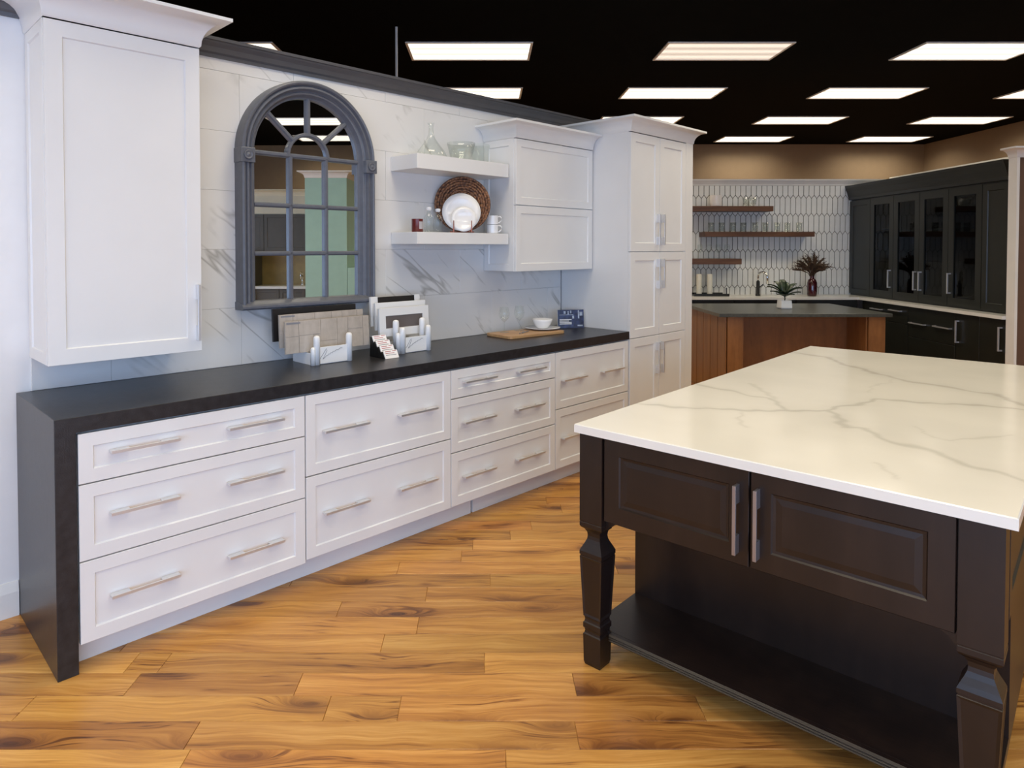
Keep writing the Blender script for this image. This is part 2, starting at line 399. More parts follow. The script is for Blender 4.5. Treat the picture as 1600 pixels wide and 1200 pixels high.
# local frames: cabinet run on the left (x along the run, y into the wall), island
LA = math.radians(44.7); LO = Vector((-1.482, 2.307, 0))
def L(s, d, z=0.0): return (LO.x + math.cos(LA) * s - math.sin(LA) * d, LO.y + math.sin(LA) * s + math.cos(LA) * d, z)
IA = math.radians(-42.6); IO = Vector((0.313, 2.395, 0))
def I(x, y, z=0.0): return (IO.x + math.cos(IA) * x - math.sin(IA) * y, IO.y + math.sin(IA) * x + math.cos(IA) * y, z)

# ------------------------------------------------------------------ room shell
CZ = 3.47; XR = 8.3; YB = 12.85; XL = -8.0; YF = -1.6
tag(B(XL, XR, YF, YB, -0.06, -0.004).obj('floor', 'plank_wood'), kind='structure')
floor = bpy.data.objects['floor']
tag(B(XL, XR, YF, YB, CZ, CZ + 0.08).obj('ceiling', 'black_ceiling'), kind='structure')
tag(B(XL - .1, XR + .1, YB, YB + 0.1, 0, CZ).obj('wall_back', 'tan_wall'), kind='structure')
tag(B(XR, XR + 0.1, YF, YB, 0, CZ).obj('wall_right', 'tan_wall'), kind='structure')
tag(B(XL - 0.1, XL, YF, YB, 0, CZ).obj('wall_far_left', 'tan_wall'), kind='structure')
# shop front behind the camera: piers, sill and head around four openings
wf = MB().box(XL, XR, YF - 0.1, YF, 2.25, CZ).box(XL, XR, YF - 0.1, YF, 0, 0.35)
for x0, x1 in ((XL, -3.15), (-0.85, -0.65), (1.65, 1.85), (4.15, XR)): wf.box(x0, x1, YF - 0.1, YF, 0.35, 2.25)
tag(wf.obj('wall_front', 'white_wall'), kind='structure')

# left partition with marble tiles, grey crown and white baseboard
wl = tag(B(-6.8, 4.42, 0.63, 0.75, 0, 2.49).obj('wall_left', 'white_wall', loc=L(0, 0), rz=LA), kind='structure')
zr = [0.9145, 1.206, 1.499, 1.792, 2.085, 2.378, 2.447]
for k in range(len(zr) - 1):
    x = 0.05 - (0.0 if k % 2 else 0.30)
    while x < 3.50:
        a, bq = max(0.05, x), min(3.505, x + 0.6)
        if bq - a > 0.03:
            t = MB().panel(a - (a + bq) / 2 + .0005, bq - (a + bq) / 2 - .0005, zr[k] + .0005, zr[k + 1] - .0005, [(0, .0008), (.0008, 0)], 0, .0095).obj('tile', 'marble_tile', wl)
            zc = (zr[k] + zr[k + 1]) / 2
            t.data.transform(Matrix.Translation((0, 0, -zc)))
            t.location = ((a + bq) / 2, 0.620, zc); t.rotation_euler = (random.uniform(-.004, .004), 0, random.uniform(-.003, .003))
        x += 0.6
crown_grey = [(0, 2.437), (0.012, 2.437), (0.014, 2.452), (0.024, 2.460), (0.034, 2.482), (0.048, 2.498), (0.052, 2.506), (0.064, 2.508), (0.066, 2.522), (0, 2.522)]
tag(MB().sweep([(-6.8, 0.622), (4.42, 0.622)], crown_grey).obj('trim_1', 'grey_trim', loc=L(0, 0), rz=LA), kind='structure')
tag(B(-6.8, 4.42, 0.60, 0.76, 2.522, 2.532).obj('trim_2', 'grey_trim', loc=L(0, 0), rz=LA), kind='structure')
tag(MB().sweep([(-6.8, 0.63), (-0.006, 0.63)], [(0, 0.0), (0.016, 0.0), (0.016, 0.10), (0.010, 0.125), (0.006, 0.14), (0, 0.14)]).obj('baseboard_left', 'white_trim', loc=L(0, 0), rz=LA), kind='structure')

# floor planks (rows run along x)
joints = {-1: [-.911, .281], 0: [-.522, -.285], 1: [-.65, -1.223], 2: [-1.289, -.007, -1.17], 3: [-.396], 4: [-.274], 5: [-.615], 6: [-.261], 7: [.018], 8: [-.415], 9: [-.122]}
PW = 0.1213
for k in range(-5, 26):
    y0 = 2.117 + PW * k
    js = sorted(joints.get(k, []))
    if not js: js = [random.uniform(-0.9, 0.3)]
    xs = list(js)
    while xs[0] > -2.6: xs.insert(0, xs[0] - random.uniform(0.75, 1.25))
    while xs[-1] < 3.0: xs.append(xs[-1] + random.uniform(0.85, 1.25))
    for a, bq in zip(xs[:-1], xs[1:]):
        g = 0.0007; h = random.uniform(-.0003, .0)
        hx = (bq - a) / 2 - g; hy = PW / 2 - g; c = .0012
        mb = MB().add([(-hx, -hy, -.004), (hx, -hy, -.004), (hx, hy, -.004), (-hx, hy, -.004), (-hx, -hy, -c), (hx, -hy, -c), (hx, hy, -c), (-hx, hy, -c),
                       (-hx + c, -hy + c, 0), (hx - c, -hy + c, 0), (hx - c, hy - c, 0), (-hx + c, hy - c, 0)],
                      [(0, 1, 5, 4), (1, 2, 6, 5), (2, 3, 7, 6), (3, 0, 4, 7), (4, 5, 9, 8), (5, 6, 10, 9), (6, 7, 11, 10), (7, 4, 8, 11), (8, 9, 10, 11)])
        mb.obj('plank', 'plank_wood', floor, loc=((a + bq) / 2, y0 + PW / 2, h))

# ------------------------------------------------------------------ ceiling lights
LIGHTS = {}
def ceiling_light(x, y, label, group=None, matname='lamp_diffuser', rz=0.0):
    t = thing('ceiling_light', label, 'ceiling light', (x, y, CZ), rz, group)
    fr = MB(); hx, hy, tk = 0.61, 0.305, 0.022
    for a in ((-hx, hx, -hy, -hy + tk), (-hx, hx, hy - tk, hy), (-hx, -hx + tk, -hy + tk, hy - tk), (hx - tk, hx, -hy + tk, hy - tk)): fr.box(*a, -0.012, -0.001)
    fr.obj('frame', 'white_trim', t)
    B(-hx + tk, hx - tk, -hy + tk, hy - tk, -0.006, -0.002).obj('diffuser', matname, t)
    if matname not in LIGHTS:
        l = bpy.data.lights.new('lamp_light', 'AREA'); l.shape = 'RECTANGLE'; l.size = 1.17; l.size_y = 0.56; l.spread = math.radians(146)
        l.energy = LAMP * (0.8 if matname == 'lamp_diffuser_dim' else 1.0); l.color = (1.0, 0.87, 0.655); LIGHTS[matname] = l
    lo = bpy.data.objects.new('lamp_light', LIGHTS[matname]); C.objects.link(lo); lo.parent = t; lo.location = (0, 0, -0.010)
    return t
GX = [-5.10, -2.65, -0.165, 2.34, 4.80, 7.25]; GY = [-0.54, 1.29, 3.12, 4.95, 6.78, 8.60, 10.42, 12.22]
named = {(1, 4): 'ceiling light panel just peeping over the grey crown beside the tall white wall cabinet',
         (2, 4): 'bright ceiling light panel directly right of the thin white hanging rod',
         (3, 4): 'dimmer, warmer ceiling light panel showing faint tube streaks, in the nearest row',
         (4, 4): 'large bright ceiling light panel cut by the right picture edge',
         (2, 5): 'ceiling light panel half hidden behind the grey crown above the glass decanter',
         (3, 5): 'ceiling light panel in the second row above the tall pantry cabinet',
         (4, 5): 'ceiling light panel in the second row above the dark hutch',
         (5, 5): 'ceiling light panel in the second row, only its left tip in the picture',
         (3, 6): 'ceiling light panel mostly hidden behind the pantry crown',
         (4, 6): 'ceiling light panel in the third row, left of the two fully seen there',
         (5, 6): 'ceiling light panel in the third row near the tan right wall',
         (4, 7): 'farthest ceiling light panel nearest the pantry, close to the tan wall',
         (5, 7): 'farthest ceiling light panel, close to the tan wall corner on the right'}
NTH = ['first', 'second', 'third', 'fourth', 'fifth', 'sixth', 'seventh', 'eighth', 'ninth']
for i, x in enumerate(GX):
    for j, y in enumerate(GY):
        # panels hidden behind the partition are left out
        s_ = (x - LO.x) * math.cos(LA) + (y - LO.y) * math.sin(LA); d_ = -(x - LO.x) * math.sin(LA) + (y - LO.y) * math.cos(LA)
        if (i, j) in named:
            ceiling_light(x, y, named[(i, j)], None, 'lamp_diffuser_dim' if (i, j) == (3, 4) else 'lamp_diffuser')
        elif d_ < 0.4 and x < 4.0: ceiling_light(x, y, 'flush ceiling light panel, %s row from the shop windows, %s from the left' % (NTH[j], NTH[i]), 'ceiling light panels over the front of the showroom')
for (x, y, lb) in ((5.85, 1.85, 'crosswise ceiling light panel reflected larger and higher in the mirror arch'), (7.45, 1.78, 'crosswise ceiling light panel reflected lower in the mirror arch, above the tan wall'),
                   (5.85, 4.4, 'crosswise ceiling light panel right of the island, nearer the dark hutch'), (7.45, 4.4, 'crosswise ceiling light panel by the tan right wall, nearer the dark hutch'), (5.85, -0.5, 'crosswise ceiling light panel at far right, nearest the shop windows')):
    ceiling_light(x, y, lb, 'crosswise ceiling panels over the right side', rz=PI / 2)
rod = MB().tube([(0, 0, 0), (0, 0, -1.15)], 0.011, 8)
tag(rod.obj('hanging_rod', 'white_trim', loc=(-0.80, 6.05, CZ)), 'thin white vertical rod hanging from the black ceiling behind the grey crown', 'rod')

# ------------------------------------------------------------------ left run: cabinets
def handle_mb(length, proud=0.030):
    """flat bar pull along x with a wide blade leg at each end, mounted on y = 0 facing -y"""
    h = length / 2; lg = length * 0.27
    return (MB().box(-h, h, -proud, -proud + 0.007, -0.0055, 0.0055)
            .box(-h, -h + lg, -proud + 0.007, 0.001, -0.0045, 0.0045).box(h - lg, h, -proud + 0.007, 0.001, -0.0045, 0.0045))
_h = {}
def handle(parent, x, y, z, length=0.242, vertical=False, mat='nickel', proud=0.030):
    key = (length, vertical, mat, proud)
    if key not in _h:
        mb = handle_mb(length, proud)
        if vertical: mb.xf(Matrix.Rotation(PI / 2, 4, 'Y'))
        _h[key] = mb.mesh('handle', mat)
    o = bpy.data.objects.new('handle', _h[key]); C.objects.link(o); o.parent = parent; o.location = (x, y, z)
    b = o.modifiers.new('edge', 'BEVEL'); b.width = 0.001; b.segments = 2
    return o
SHK = lambda st, rec=0.007: [(0, 0.0012), (0.0012, 0), (st, 0), (st + 0.004, rec)]
DF = 0.004      # drawer front plane
def base_cabinet(label, s0, s1, fronts, kicks=None):
    w = s1 - s0
    t = thing('base_cabinet', label, 'cabinet', L(s0, 0), LA)
    B(0.001, w - 0.001, DF + 0.034, 0.619, 0.095, 0.857).obj('carcass', 'white_cabinet', t)
    for (a, c) in (kicks or [(0.0, w)]):
        B(a, c, 0.085, 0.105, 0.0, 0.0948).obj('toe_kick', 'white_cabinet', t)
    for (z0, z1, hs, hz) in fronts:
        d = MB().panel(0.003, w - 0.003, z0, z1, SHK(0.047)).obj('drawer', 'white_cabinet', t, loc=(0, DF, 0))
        for hx in hs: handle(d, hx - s0, 0.0, hz)
    return t
base_cabinet('white three-drawer base cabinet beside the black waterfall panel', 0.066, 0.957, [(0.672, 0.850, (.288, .722), .772), (0.396, 0.667, (.286, .721), .547), (0.100, 0.391, (.284, .72), .245)])
base_cabinet('white base cabinet with two deep drawers under the sample racks', 0.957, 1.823, [(0.487, 0.850, (1.163, 1.59), .675), (0.112, 0.481, (1.164, 1.589), .302)])
base_cabinet('white three-drawer base cabinet, second from the pantry', 1.823, 2.698, [(0.698, 0.850, (2.03, 2.46), .779), (0.406, 0.692, (2.025, 2.447), .558), (0.114, 0.400, (2.025, 2.45), .261)], [(0.0, 0.22), (0.236, 0.875)])
base_cabinet('white base cabinet with two deep drawers next to the pantry', 2.698, 3.508, [(0.493, 0.850, (2.875, 3.30), .670), (0.114, 0.487, (2.875, 3.30), .302)])
pf = [(-0.004, 0.0), (0.062, 0.0), (0.062, 0.8585), (3.512, 0.8585), (3.512, 0.914), (-0.004, 0.914)]
ct = MB().add([(x, 0.0, z) for x, z in pf] + [(x, 0.622, z) for x, z in pf], [(0, 1, 2, 5), (2, 3, 4, 5), (6 + 5, 6 + 2, 6 + 1, 6 + 0), (6 + 5, 6 + 4, 6 + 3, 6 + 2)] + [(i, (i + 1) % 6, 6 + (i + 1) % 6, 6 + i) for i in range(6)]).obj('countertop', 'black_stone', loc=L(0, 0), rz=LA, bev=0.002)
tag(ct, 'long black stone countertop with a waterfall end over the white drawers', 'countertop')

crown_white = lambda z, h, p: [(0, z)] + [(0.006 + p * (1 - math.cos(q * PI / 2)) * 0.85, z + 0.006 + (h - 0.022) * math.sin(q * PI / 2)) for q in [i / 7 for i in range(8)]] + [(p, z + h - 0.014), (p, z + h), (0, z + h)]
# upper left wall cabinet
uc = thing('wall_cabinet', 'tall single-door white wall cabinet with crown at the left', 'cabinet', L(0.045, 0.31), LA)
cb = B(0.012, 0.583, 0.021, 0.318, 1.055, 2.38).obj('carcass', 'white_cabinet', uc)
sp = MB().panel(0.0, 0.295, 1.055, 2.38, SHK(0.045)); sp.xf(Matrix.Translation((0, 0.316, 0)) @ Matrix.Rotation(-PI / 2, 4, 'Z'))
sp.obj('side_panel', 'white_cabinet', uc)
dr = MB().panel(0.002, 0.583, 1.055, 2.375, SHK(0.06)).obj('door', 'white_cabinet', uc)
handle(dr, 0.562, 0.0, 1.225, 0.245, True)
MB().sweep([(0.0, 0.318), (0.0, 0.0), (0.583, 0.0), (0.583, 0.318)], crown_white(2.38, 0.125, 0.105)).obj('crown', 'white_cabinet', uc, auto=40)
B(0.0, 0.583, 0.0, 0.318, 2.49, 2.502).obj('top_board', 'white_cabinet', uc)
# upper right lift-door cabinet
ur = thing('wall_cabinet', 'white wall cabinet with two stacked lift-up doors beside the floating shelves', 'cabinet', L(2.672, 0.32), LA)
B(0.012, 0.832, 0.021, 0.298, 1.352, 2.226).obj('carcass', 'white_cabinet', ur)
sp = MB().panel(0.0, 0.277, 1.352, 2.226, SHK(0.045)); sp.xf(Matrix.Translation((0, 0.298, 0)) @ Matrix.Rotation(-PI / 2, 4, 'Z'))
sp.obj('side_panel', 'white_cabinet', ur)
MB().panel(0.002, 0.832, 1.352, 1.785, SHK(0.05)).obj('door', 'white_cabinet', ur)
MB().panel(0.002, 0.832, 1.790, 2.222, SHK(0.05)).obj('door', 'white_cabinet', ur)
MB().sweep([(0.0, 0.298), (0.0, 0.0), (0.833, 0.0)], crown_white(2.226, 0.105, 0.085)).obj('crown', 'white_cabinet', ur, auto=40)
B(0.0, 0.833, 0.0, 0.298, 2.318, 2.33).obj('top_board', 'white_cabinet', ur)
# pantry
pn = thing('pantry_cabinet', 'tall white pantry cabinet with three pairs of doors and crown', 'cabinet', L(3.514, -0.004), LA)
B(0.0, 0.88, 0.021, 0.622, 0.095, 2.33).obj('carcass', 'white_cabinet', pn)
B(0.0, 0.88, 0.085, 0.105, 0.0, 0.0948).obj('toe_kick', 'white_cabinet', pn)
B(0.774, 0.88, 0.0, 0.0205, 0.10, 2.33).obj('filler', 'white_cabinet', pn)
for (z0, z1, hz, hl) in ((1.481, 2.325, 1.643, 0.23), (0.862, 1.476, 1.315, 0.22), (0.102, 0.857, 0.688, 0.235)):
    a = MB().panel(0.002, 0.384, z0, z1, SHK(0.06)).obj('door', 'white_cabinet', pn); handle(a, 0.384 - 0.030, 0, hz, hl, True)
    c = MB().panel(0.388, 0.772, z0, z1, SHK(0.06)).obj('door', 'white_cabinet', pn); handle(c, 0.388 + 0.030, 0, hz, hl, True)
MB().sweep([(0.0, 0.622), (0.0, 0.0), (0.88, 0.0), (0.88, 0.622)], crown_white(2.33, 0.10, 0.078)).obj('crown', 'white_cabinet', pn, auto=40)
B(0.0, 0.88, 0.0, 0.622, 2.418, 2.43).obj('top_board', 'white_cabinet', pn)
# floating shelves
for (z0, z1, lb) in ((1.968, 2.054, 'upper white floating shelf carrying the clear glass decanter'), (1.530, 1.600, 'lower white floating shelf carrying the woven charger and plates')):
    tag(B(0, 0.765, 0, 0.2495, 0, z1 - z0).obj('floating_shelf', 'white_cabinet', loc=L(1.888, 0.368, z0), rz=LA, bev=0.0015), lb, 'shelf')

# ------------------------------------------------------------------ arched mirror
mr = thing('arched_mirror', 'arched window-pane mirror with grey wooden frame on the marble tile', 'mirror', L(1.322, 0.6205, 1.20), LA)
HW, ZS = 0.400, 0.795          # half width, springing height above the sill
def arch(hw, zs, n=40, z0=0.0):
    pts = [(hw, z0), (hw, zs * 0.5)]
    pts += [(hw * math.cos(PI * k / n), zs + hw * math.sin(PI * k / n)) for k in range(n + 1)]
    return pts + [(-hw, zs * 0.5), (-hw, z0)]
fprof = [(0.0, 0.0), (0.0, -0.060), (-0.004, -0.078), (-0.012, -0.084), (-0.020, -0.080), (-0.024, -0.068), (-0.028, -0.064), (-0.033, -0.072), (-0.042, -0.073), (-0.047, -0.064), (-0.051, -0.054), (-0.056, -0.050), (-0.062, -0.057), (-0.070, -0.054), (-0.076, -0.038), (-0.082, -0.030), (-0.090, -0.028), (-0.090, 0.0)]
MB().arc(arch(HW, ZS), fprof, False).obj('frame', 'grey_frame', mr, auto=28)
MB().sweep([(-HW - 0.004, 0.0), (HW + 0.004, 0.0)], [(0, -0.004), (0.086, -0.004), (0.094, 0.004), (0.094, 0.014), (0.084, 0.022), (0.050, 0.036), (0, 0.036)]).obj('sill', 'grey_frame', mr)
g = arch(HW - 0.084, ZS); MB().add([(x, -0.012, z + (0.03 if i in (0, len(g) - 1) else 0)) for i, (x, z) in enumerate(g)], [tuple(range(len(g)))]).obj('mirror_glass', 'mirror_silver', mr)
mt = 0.012; md = (-0.034, -0.011); HI = HW - 0.088
def bar(x0, z0, x1, z1, hw=mt):
    d = Vector((x1 - x0, z1 - z0)); l = d.length; d.normalize(); n = Vector((-d.y, d.x))
    P = []
    for y, k in ((md[1], 1.0), (md[0] + 0.008, 1.0), (md[0], 0.45)):
        for e, sgn in ((0, 1), (0, -1), (1, -1), (1, 1)):
            p = Vector((x0, z0)) + d * (l * e) + n * (hw * k * sgn); P.append((p.x, y, p.y))
    F = []
    for r in range(2):
        for j in range(4): F.append((r * 4 + j, r * 4 + (j + 1) % 4, r * 4 + 4 + (j + 1) % 4, r * 4 + 4 + j))
    F.append((8, 9, 10, 11)); return MB().add(P, F)
for x in (-0.107, 0.107): bar(x, 0.035, x, ZS).obj('muntin', 'grey_frame', mr)
for z in (0.278, 0.530, ZS): bar(-HI, z, HI, z).obj('muntin', 'grey_frame', mr)
for an in (42, 90, 138):
    a = math.radians(an); bar(0.125 * math.cos(a), ZS + 0.125 * math.sin(a), HI * math.cos(a), ZS + HI * math.sin(a)).obj('muntin', 'grey_frame', mr)
fan = [(0.12 * math.cos(PI * k / 20), ZS + 0.12 * math.sin(PI * k / 20)) for k in range(21)]
fm = MB()
for (ax, az), (bx, bz) in zip(fan[:-1], fan[1:]): fm.v, fm.f = fm.add(bar(ax, az, bx, bz, 0.011).v, []).v, fm.f + [tuple(i + len(fm.v) - 12 for i in f) for f in bar(ax, az, bx, bz).f]
fm.obj('fan_arc', 'grey_frame', mr)
for sx in (-1, 1):
    x = sx * (HW - 0.032)
    blk = B(x - 0.037, x + 0.037, -0.088, -0.002, ZS - 0.062, ZS + 0.012).obj('corner_block', 'grey_frame', mr, bev=0.003)
    rs = MB().lathe([(0.030, 0), (0.030, 0.008), (0.024, 0.010), (0.020, 0.006), (0.012, 0.006), (0.006, 0.011), (0.001, 0.012)], 20)
    rs.xf(Matrix.Translation((x, -0.088, ZS - 0.025)) @ Matrix.Scale(0.8, 4) @ Matrix.Rotation(PI / 2, 4, 'X')); rs.obj('rosette', 'grey_frame', blk, smooth=True)

# ------------------------------------------------------------------ island
isl = thing('island', 'dark espresso kitchen island on square legs with white veined stone top', 'island', I(0, 0), IA)
IW, ID = 1.25, 2.60
veins = [[(-.02, 2.24), (0.08, 2.22), (0.22, 2.2), (0.36, 1.98), (0.51, 1.86), (0.66, 1.73), (0.79, 1.68), (0.92, 1.65), (1.06, 1.6), (1.15, 1.46), (1.26, 1.34)],
         [(-0.02, 0.41), (0.16, 0.49), (0.34, 0.59), (0.51, 0.73), (0.6, 0.81), (0.67, 1.05), (0.71, 1.16), (0.82, 1.23), (0.97, 1.28), (1.1, 1.36), (1.16, 1.35), (1.26, 1.40)],
         [(0.01, 0.96), (0.18, 0.91), (0.35, 0.88), (0.44, 0.78), (0.51, 0.73)], [(0.19, 1.13), (0.32, 1.0), (0.38, 0.86)],
         [(0.6, 0.81), (0.69, 0.7), (0.74, 0.61), (0.78, 0.62), (0.88, 0.52), (0.95, 0.5), (1.03, 0.46), (1.12, 0.39), (1.18, 0.36), (1.26, 0.31)],
         [(0.92, 0.78), (0.96, 0.66), (1.02, 0.65), (1.11, 0.76), (1.15, 0.87)], [(0.91, 0.23), (0.94, 0.18), (0.97, 0.13)], [(0.36, 0.59), (0.42, 0.47), (0.47, 0.36)], [(0.66, 1.73), (0.63, 1.53), (0.62, 1.3)]]
vw = [(0.016, 0.85), (0.012, 0.9), (0.011, 0.8), (0.014, 0.5), (0.018, 0.8), (0.006, 0.5), (0.006, 0.5), (0.005, 0.5), (0.006, 0.3)]
nx, ny = 150, 300
gx = np.linspace(0.003, IW - 0.003, nx); gy = np.linspace(0.003, ID - 0.003, ny)
XX, YY = np.meshgrid(gx, gy)
jx = XX + 0.012 * np.sin(YY * 23 + XX * 9) + 0.006 * np.sin(YY * 61 - XX * 37); jy = YY + 0.012 * np.sin(XX * 27 - YY * 7) + 0.006 * np.sin(XX * 55 + YY * 41)
VV = np.zeros_like(XX)
for pl, (vwid, st) in zip(veins, vw):
    vwid *= 1.35; st *= 0.78
    dm = np.full_like(XX, 9.0)
    for (ax, ay), (bx, by) in zip(pl[:-1], pl[1:]):
        dx, dy = bx - ax, by - ay; q = np.clip(((jx - ax) * dx + (jy - ay) * dy) / (dx * dx + dy * dy), 0, 1)
        dm = np.minimum(dm, np.hypot(jx - ax - q * dx, jy - ay - q * dy))
    wv = vwid * (0.75 + 0.5 * np.sin(XX * 11 + YY * 7) ** 2)
    VV = np.maximum(VV, st * np.clip(1.25 - dm / wv, 0, 1)); VV = np.maximum(VV, 0.22 * st * np.exp(-(dm / (vwid * 3)) ** 2))
verts = [(float(x), float(y), 0.88) for y in gy for x in gx]
faces = [(j * nx + i, j * nx + i + 1, (j + 1) * nx + i + 1, (j + 1) * nx + i) for j in range(ny - 1) for i in range(nx - 1)]
me = bpy.data.meshes.new('stone_top'); 
nb = len(verts); e = 0.003
verts += [(0, 0, .877), (IW, 0, .877), (IW, ID, .877), (0, ID, .877), (0, 0, .850), (IW, 0, .850), (IW, ID, .850), (0, ID, .850)]
cs = [0, nx - 1, nx * ny - 1, nx * (ny - 1)]
edges_idx = [list(range(0, nx)), [j * nx + nx - 1 for j in range(ny)], list(range(nx * ny - 1, nx * (ny - 1) - 1, -1)), [j * nx for j in range(ny - 1, -1, -1)]]
for k in range(4):
    faces.append(tuple([nb + k, nb + (k + 1) % 4] + edges_idx[k][::-1])); faces.append((nb + 4 + k, nb + 4 + (k + 1) % 4, nb + (k + 1) % 4, nb + k))
faces.append((nb + 7, nb + 6, nb + 5, nb + 4))
me.from_pydata(verts, [], faces)
atr = me.attributes.new('vein', 'FLOAT', 'POINT'); vals = np.zeros(len(verts), dtype=np.float32); vals[:nb] = VV.reshape(-1); atr.data.foreach_set('value', vals)
me.materials.append(M['island_quartz']); st = bpy.data.objects.new('stone_top', me); C.objects.link(st); st.parent = isl; st['label'] = 'white quartz top with soft grey veins'
# legs
LEG = [(0.0465, 0.8498), (0.0465, 0.527), (0.0455, 0.5255), (0.0455, 0.523), (0.0465, 0.5215), (0.0465, 0.508), (0.043, 0.502), (0.033, 0.494), (0.027, 0.483), (0.0255, 0.470), (0.027, 0.458), (0.0325, 0.445), (0.041, 0.428), (0.0465, 0.416), (0.0465, 0.404), (0.0445, 0.4025), (0.0445, 0.398), (0.046, 0.3965),
       (0.036, 0.178), (0.033, 0.174), (0.0315, 0.166), (0.033, 0.158), (0.0365, 0.154), (0.0365, 0.136), (0.033, 0.132), (0.0315, 0.124), (0.033, 0.116), (0.0365, 0.112), (0.0365, 0.108), (0.0345, 0.012), (0.031, 0.0)]
legme = None
for (x, y) in ((0.0505, 0.0765), (1.178, 0.0765), (0.0505, 2.52), (1.178, 2.52)):
    if legme is None:
        lm = MB().square_loft(LEG[::-1]); legme = lm.mesh('leg', 'espresso')
        bm = bmesh.new(); bm.from_mesh(legme)
        fs = [f for f in bm.faces if abs(f.calc_center_median().z - 0.287) < 0.01 and f.calc_area() > 0.005]
        bmesh.ops.inset_individual(bm, faces=fs, thickness=0.011, depth=-0.003); bm.to_mesh(legme); bm.free()
    o = bpy.data.objects.new('leg', legme); C.objects.link(o); o.parent = isl; o.location = (x, y, 0)
# upper box, lower box, shelf
B(0.018, 1.21, 0.125, 2.47, 0.552, 0.8498).obj('upper_carcass', 'espresso', isl)
MB().box(0.098, 1.131, 0.055, 0.125, 0.556, 0.8498).obj('front_rail', 'espresso', isl)
B(0.020, 1.208, 0.395, 2.47, 0.126, 0.552).obj('lower_carcass', 'espresso', isl)
B(0.02, 1.208, 0.095, 2.47, 0.098, 0.126).obj('shelf', 'espresso', isl)
MB().sweep([(0.10, 0.095), (1.13, 0.095)], [(0, .0985), (0.018, .0985), (0.022, .103), (0.018, .107), (0.022, .111), (0.018, .115), (0.022, .119), (0.016, .1255), (0, .1255)]).obj('shelf_edge', 'espresso', isl)
B(0.06, 1.168, 0.45, 2.45, 0.0, 0.098).obj('plinth', 'dark_gap', isl)
RP = [(0, 0.002), (0.002, 0), (0.060, 0), (0.064, 0.005), (0.072, 0.006), (0.090, 0.004)]
a = MB().panel(0.102, 0.611, 0.546, 0.846, RP).obj('door', 'espresso', isl, loc=(0, 0.036, 0)); handle(a, 0.578, 0, 0.688, 0.21, True, mat='nickel_dark', proud=0.032)
c = MB().panel(0.616, 1.127, 0.546, 0.846, RP).obj('door', 'espresso', isl, loc=(0, 0.036, 0)); handle(c, 0.640, 0, 0.688, 0.21, True, mat='nickel_dark', proud=0.032)
# curved brackets under the doors and panelled sides
for sx in (0, 1):
    pts = [(0.0, 0.508), (0.0, 0.556), (0.11, 0.556), (0.11, 0.546)] + [(0.11 - 0.11 * math.sin(q * PI / 2) * 0.9, 0.546 - 0.036 * (1 - math.cos(q * PI / 2))) for q in [i / 6 for i in range(1, 7)]]
    x0 = 0.0975 if sx == 0 else 1.1315; sg = 1 if sx == 0 else -1
    n = len(pts); mb = MB().add([(x0 + sg * x, 0.057, z) for x, z in pts] + [(x0 + sg * x, 0.077, z) for x, z in pts], [tuple(range(n)), tuple(range(2 * n - 1, n - 1, -1))] + [(i, (i + 1) % n, n + (i + 1) % n, n + i) for i in range(n)])
    mb.obj('bracket', 'espresso', isl)
for sgn, x0 in ((1, 1.211), (-1, 0.017)):
    for (y0, y1) in ((0.16, 0.90), (0.92, 1.66), (1.68, 2.44)):
        mb = MB().panel(y0, y1, 0.565, 0.846, [(0, 0.001), (0.001, 0), (0.055, 0), (0.061, 0.006)], 0, 0.012)
        mb.xf(Matrix.Translation((x0 + sgn * 0.0125, 0, 0)) @ Matrix.Rotation(PI / 2 * sgn, 4, 'Z') if sgn > 0 else Matrix.Translation((x0 - 0.0125, y0 + y1, 0)) @ Matrix.Rotation(-PI / 2, 4, 'Z'))
        mb.obj('side_panel', 'espresso', isl)

# ------------------------------------------------------------------ items on the black counter
ZC = 0.9143
def rack(label, s0, d0, w, dep, posts):
    t = thing('sample_rack', label, 'sample rack', L(s0, d0, ZC), LA)
    B(0.012, w - 0.012, 0.0, 0.008, 0.003, 0.088).obj('front_plate', 'white_plastic', t, bev=0.001)
    B(0.004, 0.012, 0.004, dep, 0.0, 0.06).obj('side_plate', 'white_plastic', t)
    B(w - 0.012, w - 0.004, 0.004, dep, 0.0, 0.06).obj('side_plate', 'white_plastic', t)
    B(0.012, w - 0.012, 0.008, dep, 0.0, 0.006).obj('tray', 'white_plastic', t)
    for (x, y, h, r) in posts:
        MB().lathe([(r, 0.0), (r, h - 0.022), (r * 0.95, h - 0.012), (r * 0.80, h - 0.005), (r * 0.45, h - 0.001), (0.001, h)], 16, x, y).obj('post', 'white_plastic', t, smooth=True)
    # handwritten flourish printed on the plate
    fl = [(0.045, 0.028), (0.060, 0.050), (0.073, 0.072), (0.078, 0.079), (0.080, 0.068), (0.070, 0.045), (0.062, 0.030), (0.060, 0.026), (0.070, 0.034), (0.078, 0.043), (0.083, 0.041), (0.088, 0.050), (0.094, 0.048), (0.099, 0.056), (0.105, 0.053), (0.110, 0.061), (0.117, 0.059), (0.124, 0.066), (0.134, 0.066), (0.145, 0.074), (0.155, 0.073)]
    k = w / 0.20
    MB().tube([(0.012 + (x - 0.02) * k, -0.0005, z) for x, z in fl], 0.0011, 5).obj('script_mark', 'grey_ink', t)
    return t
rack('white sample rack holding the beige stone boards', 1.187, 0.338, 0.243, 0.20, [(0.030, 0.006, 0.149, 0.017), (0.221, 0.006, 0.149, 0.017), (0.008, 0.004, 0.092, 0.013)])
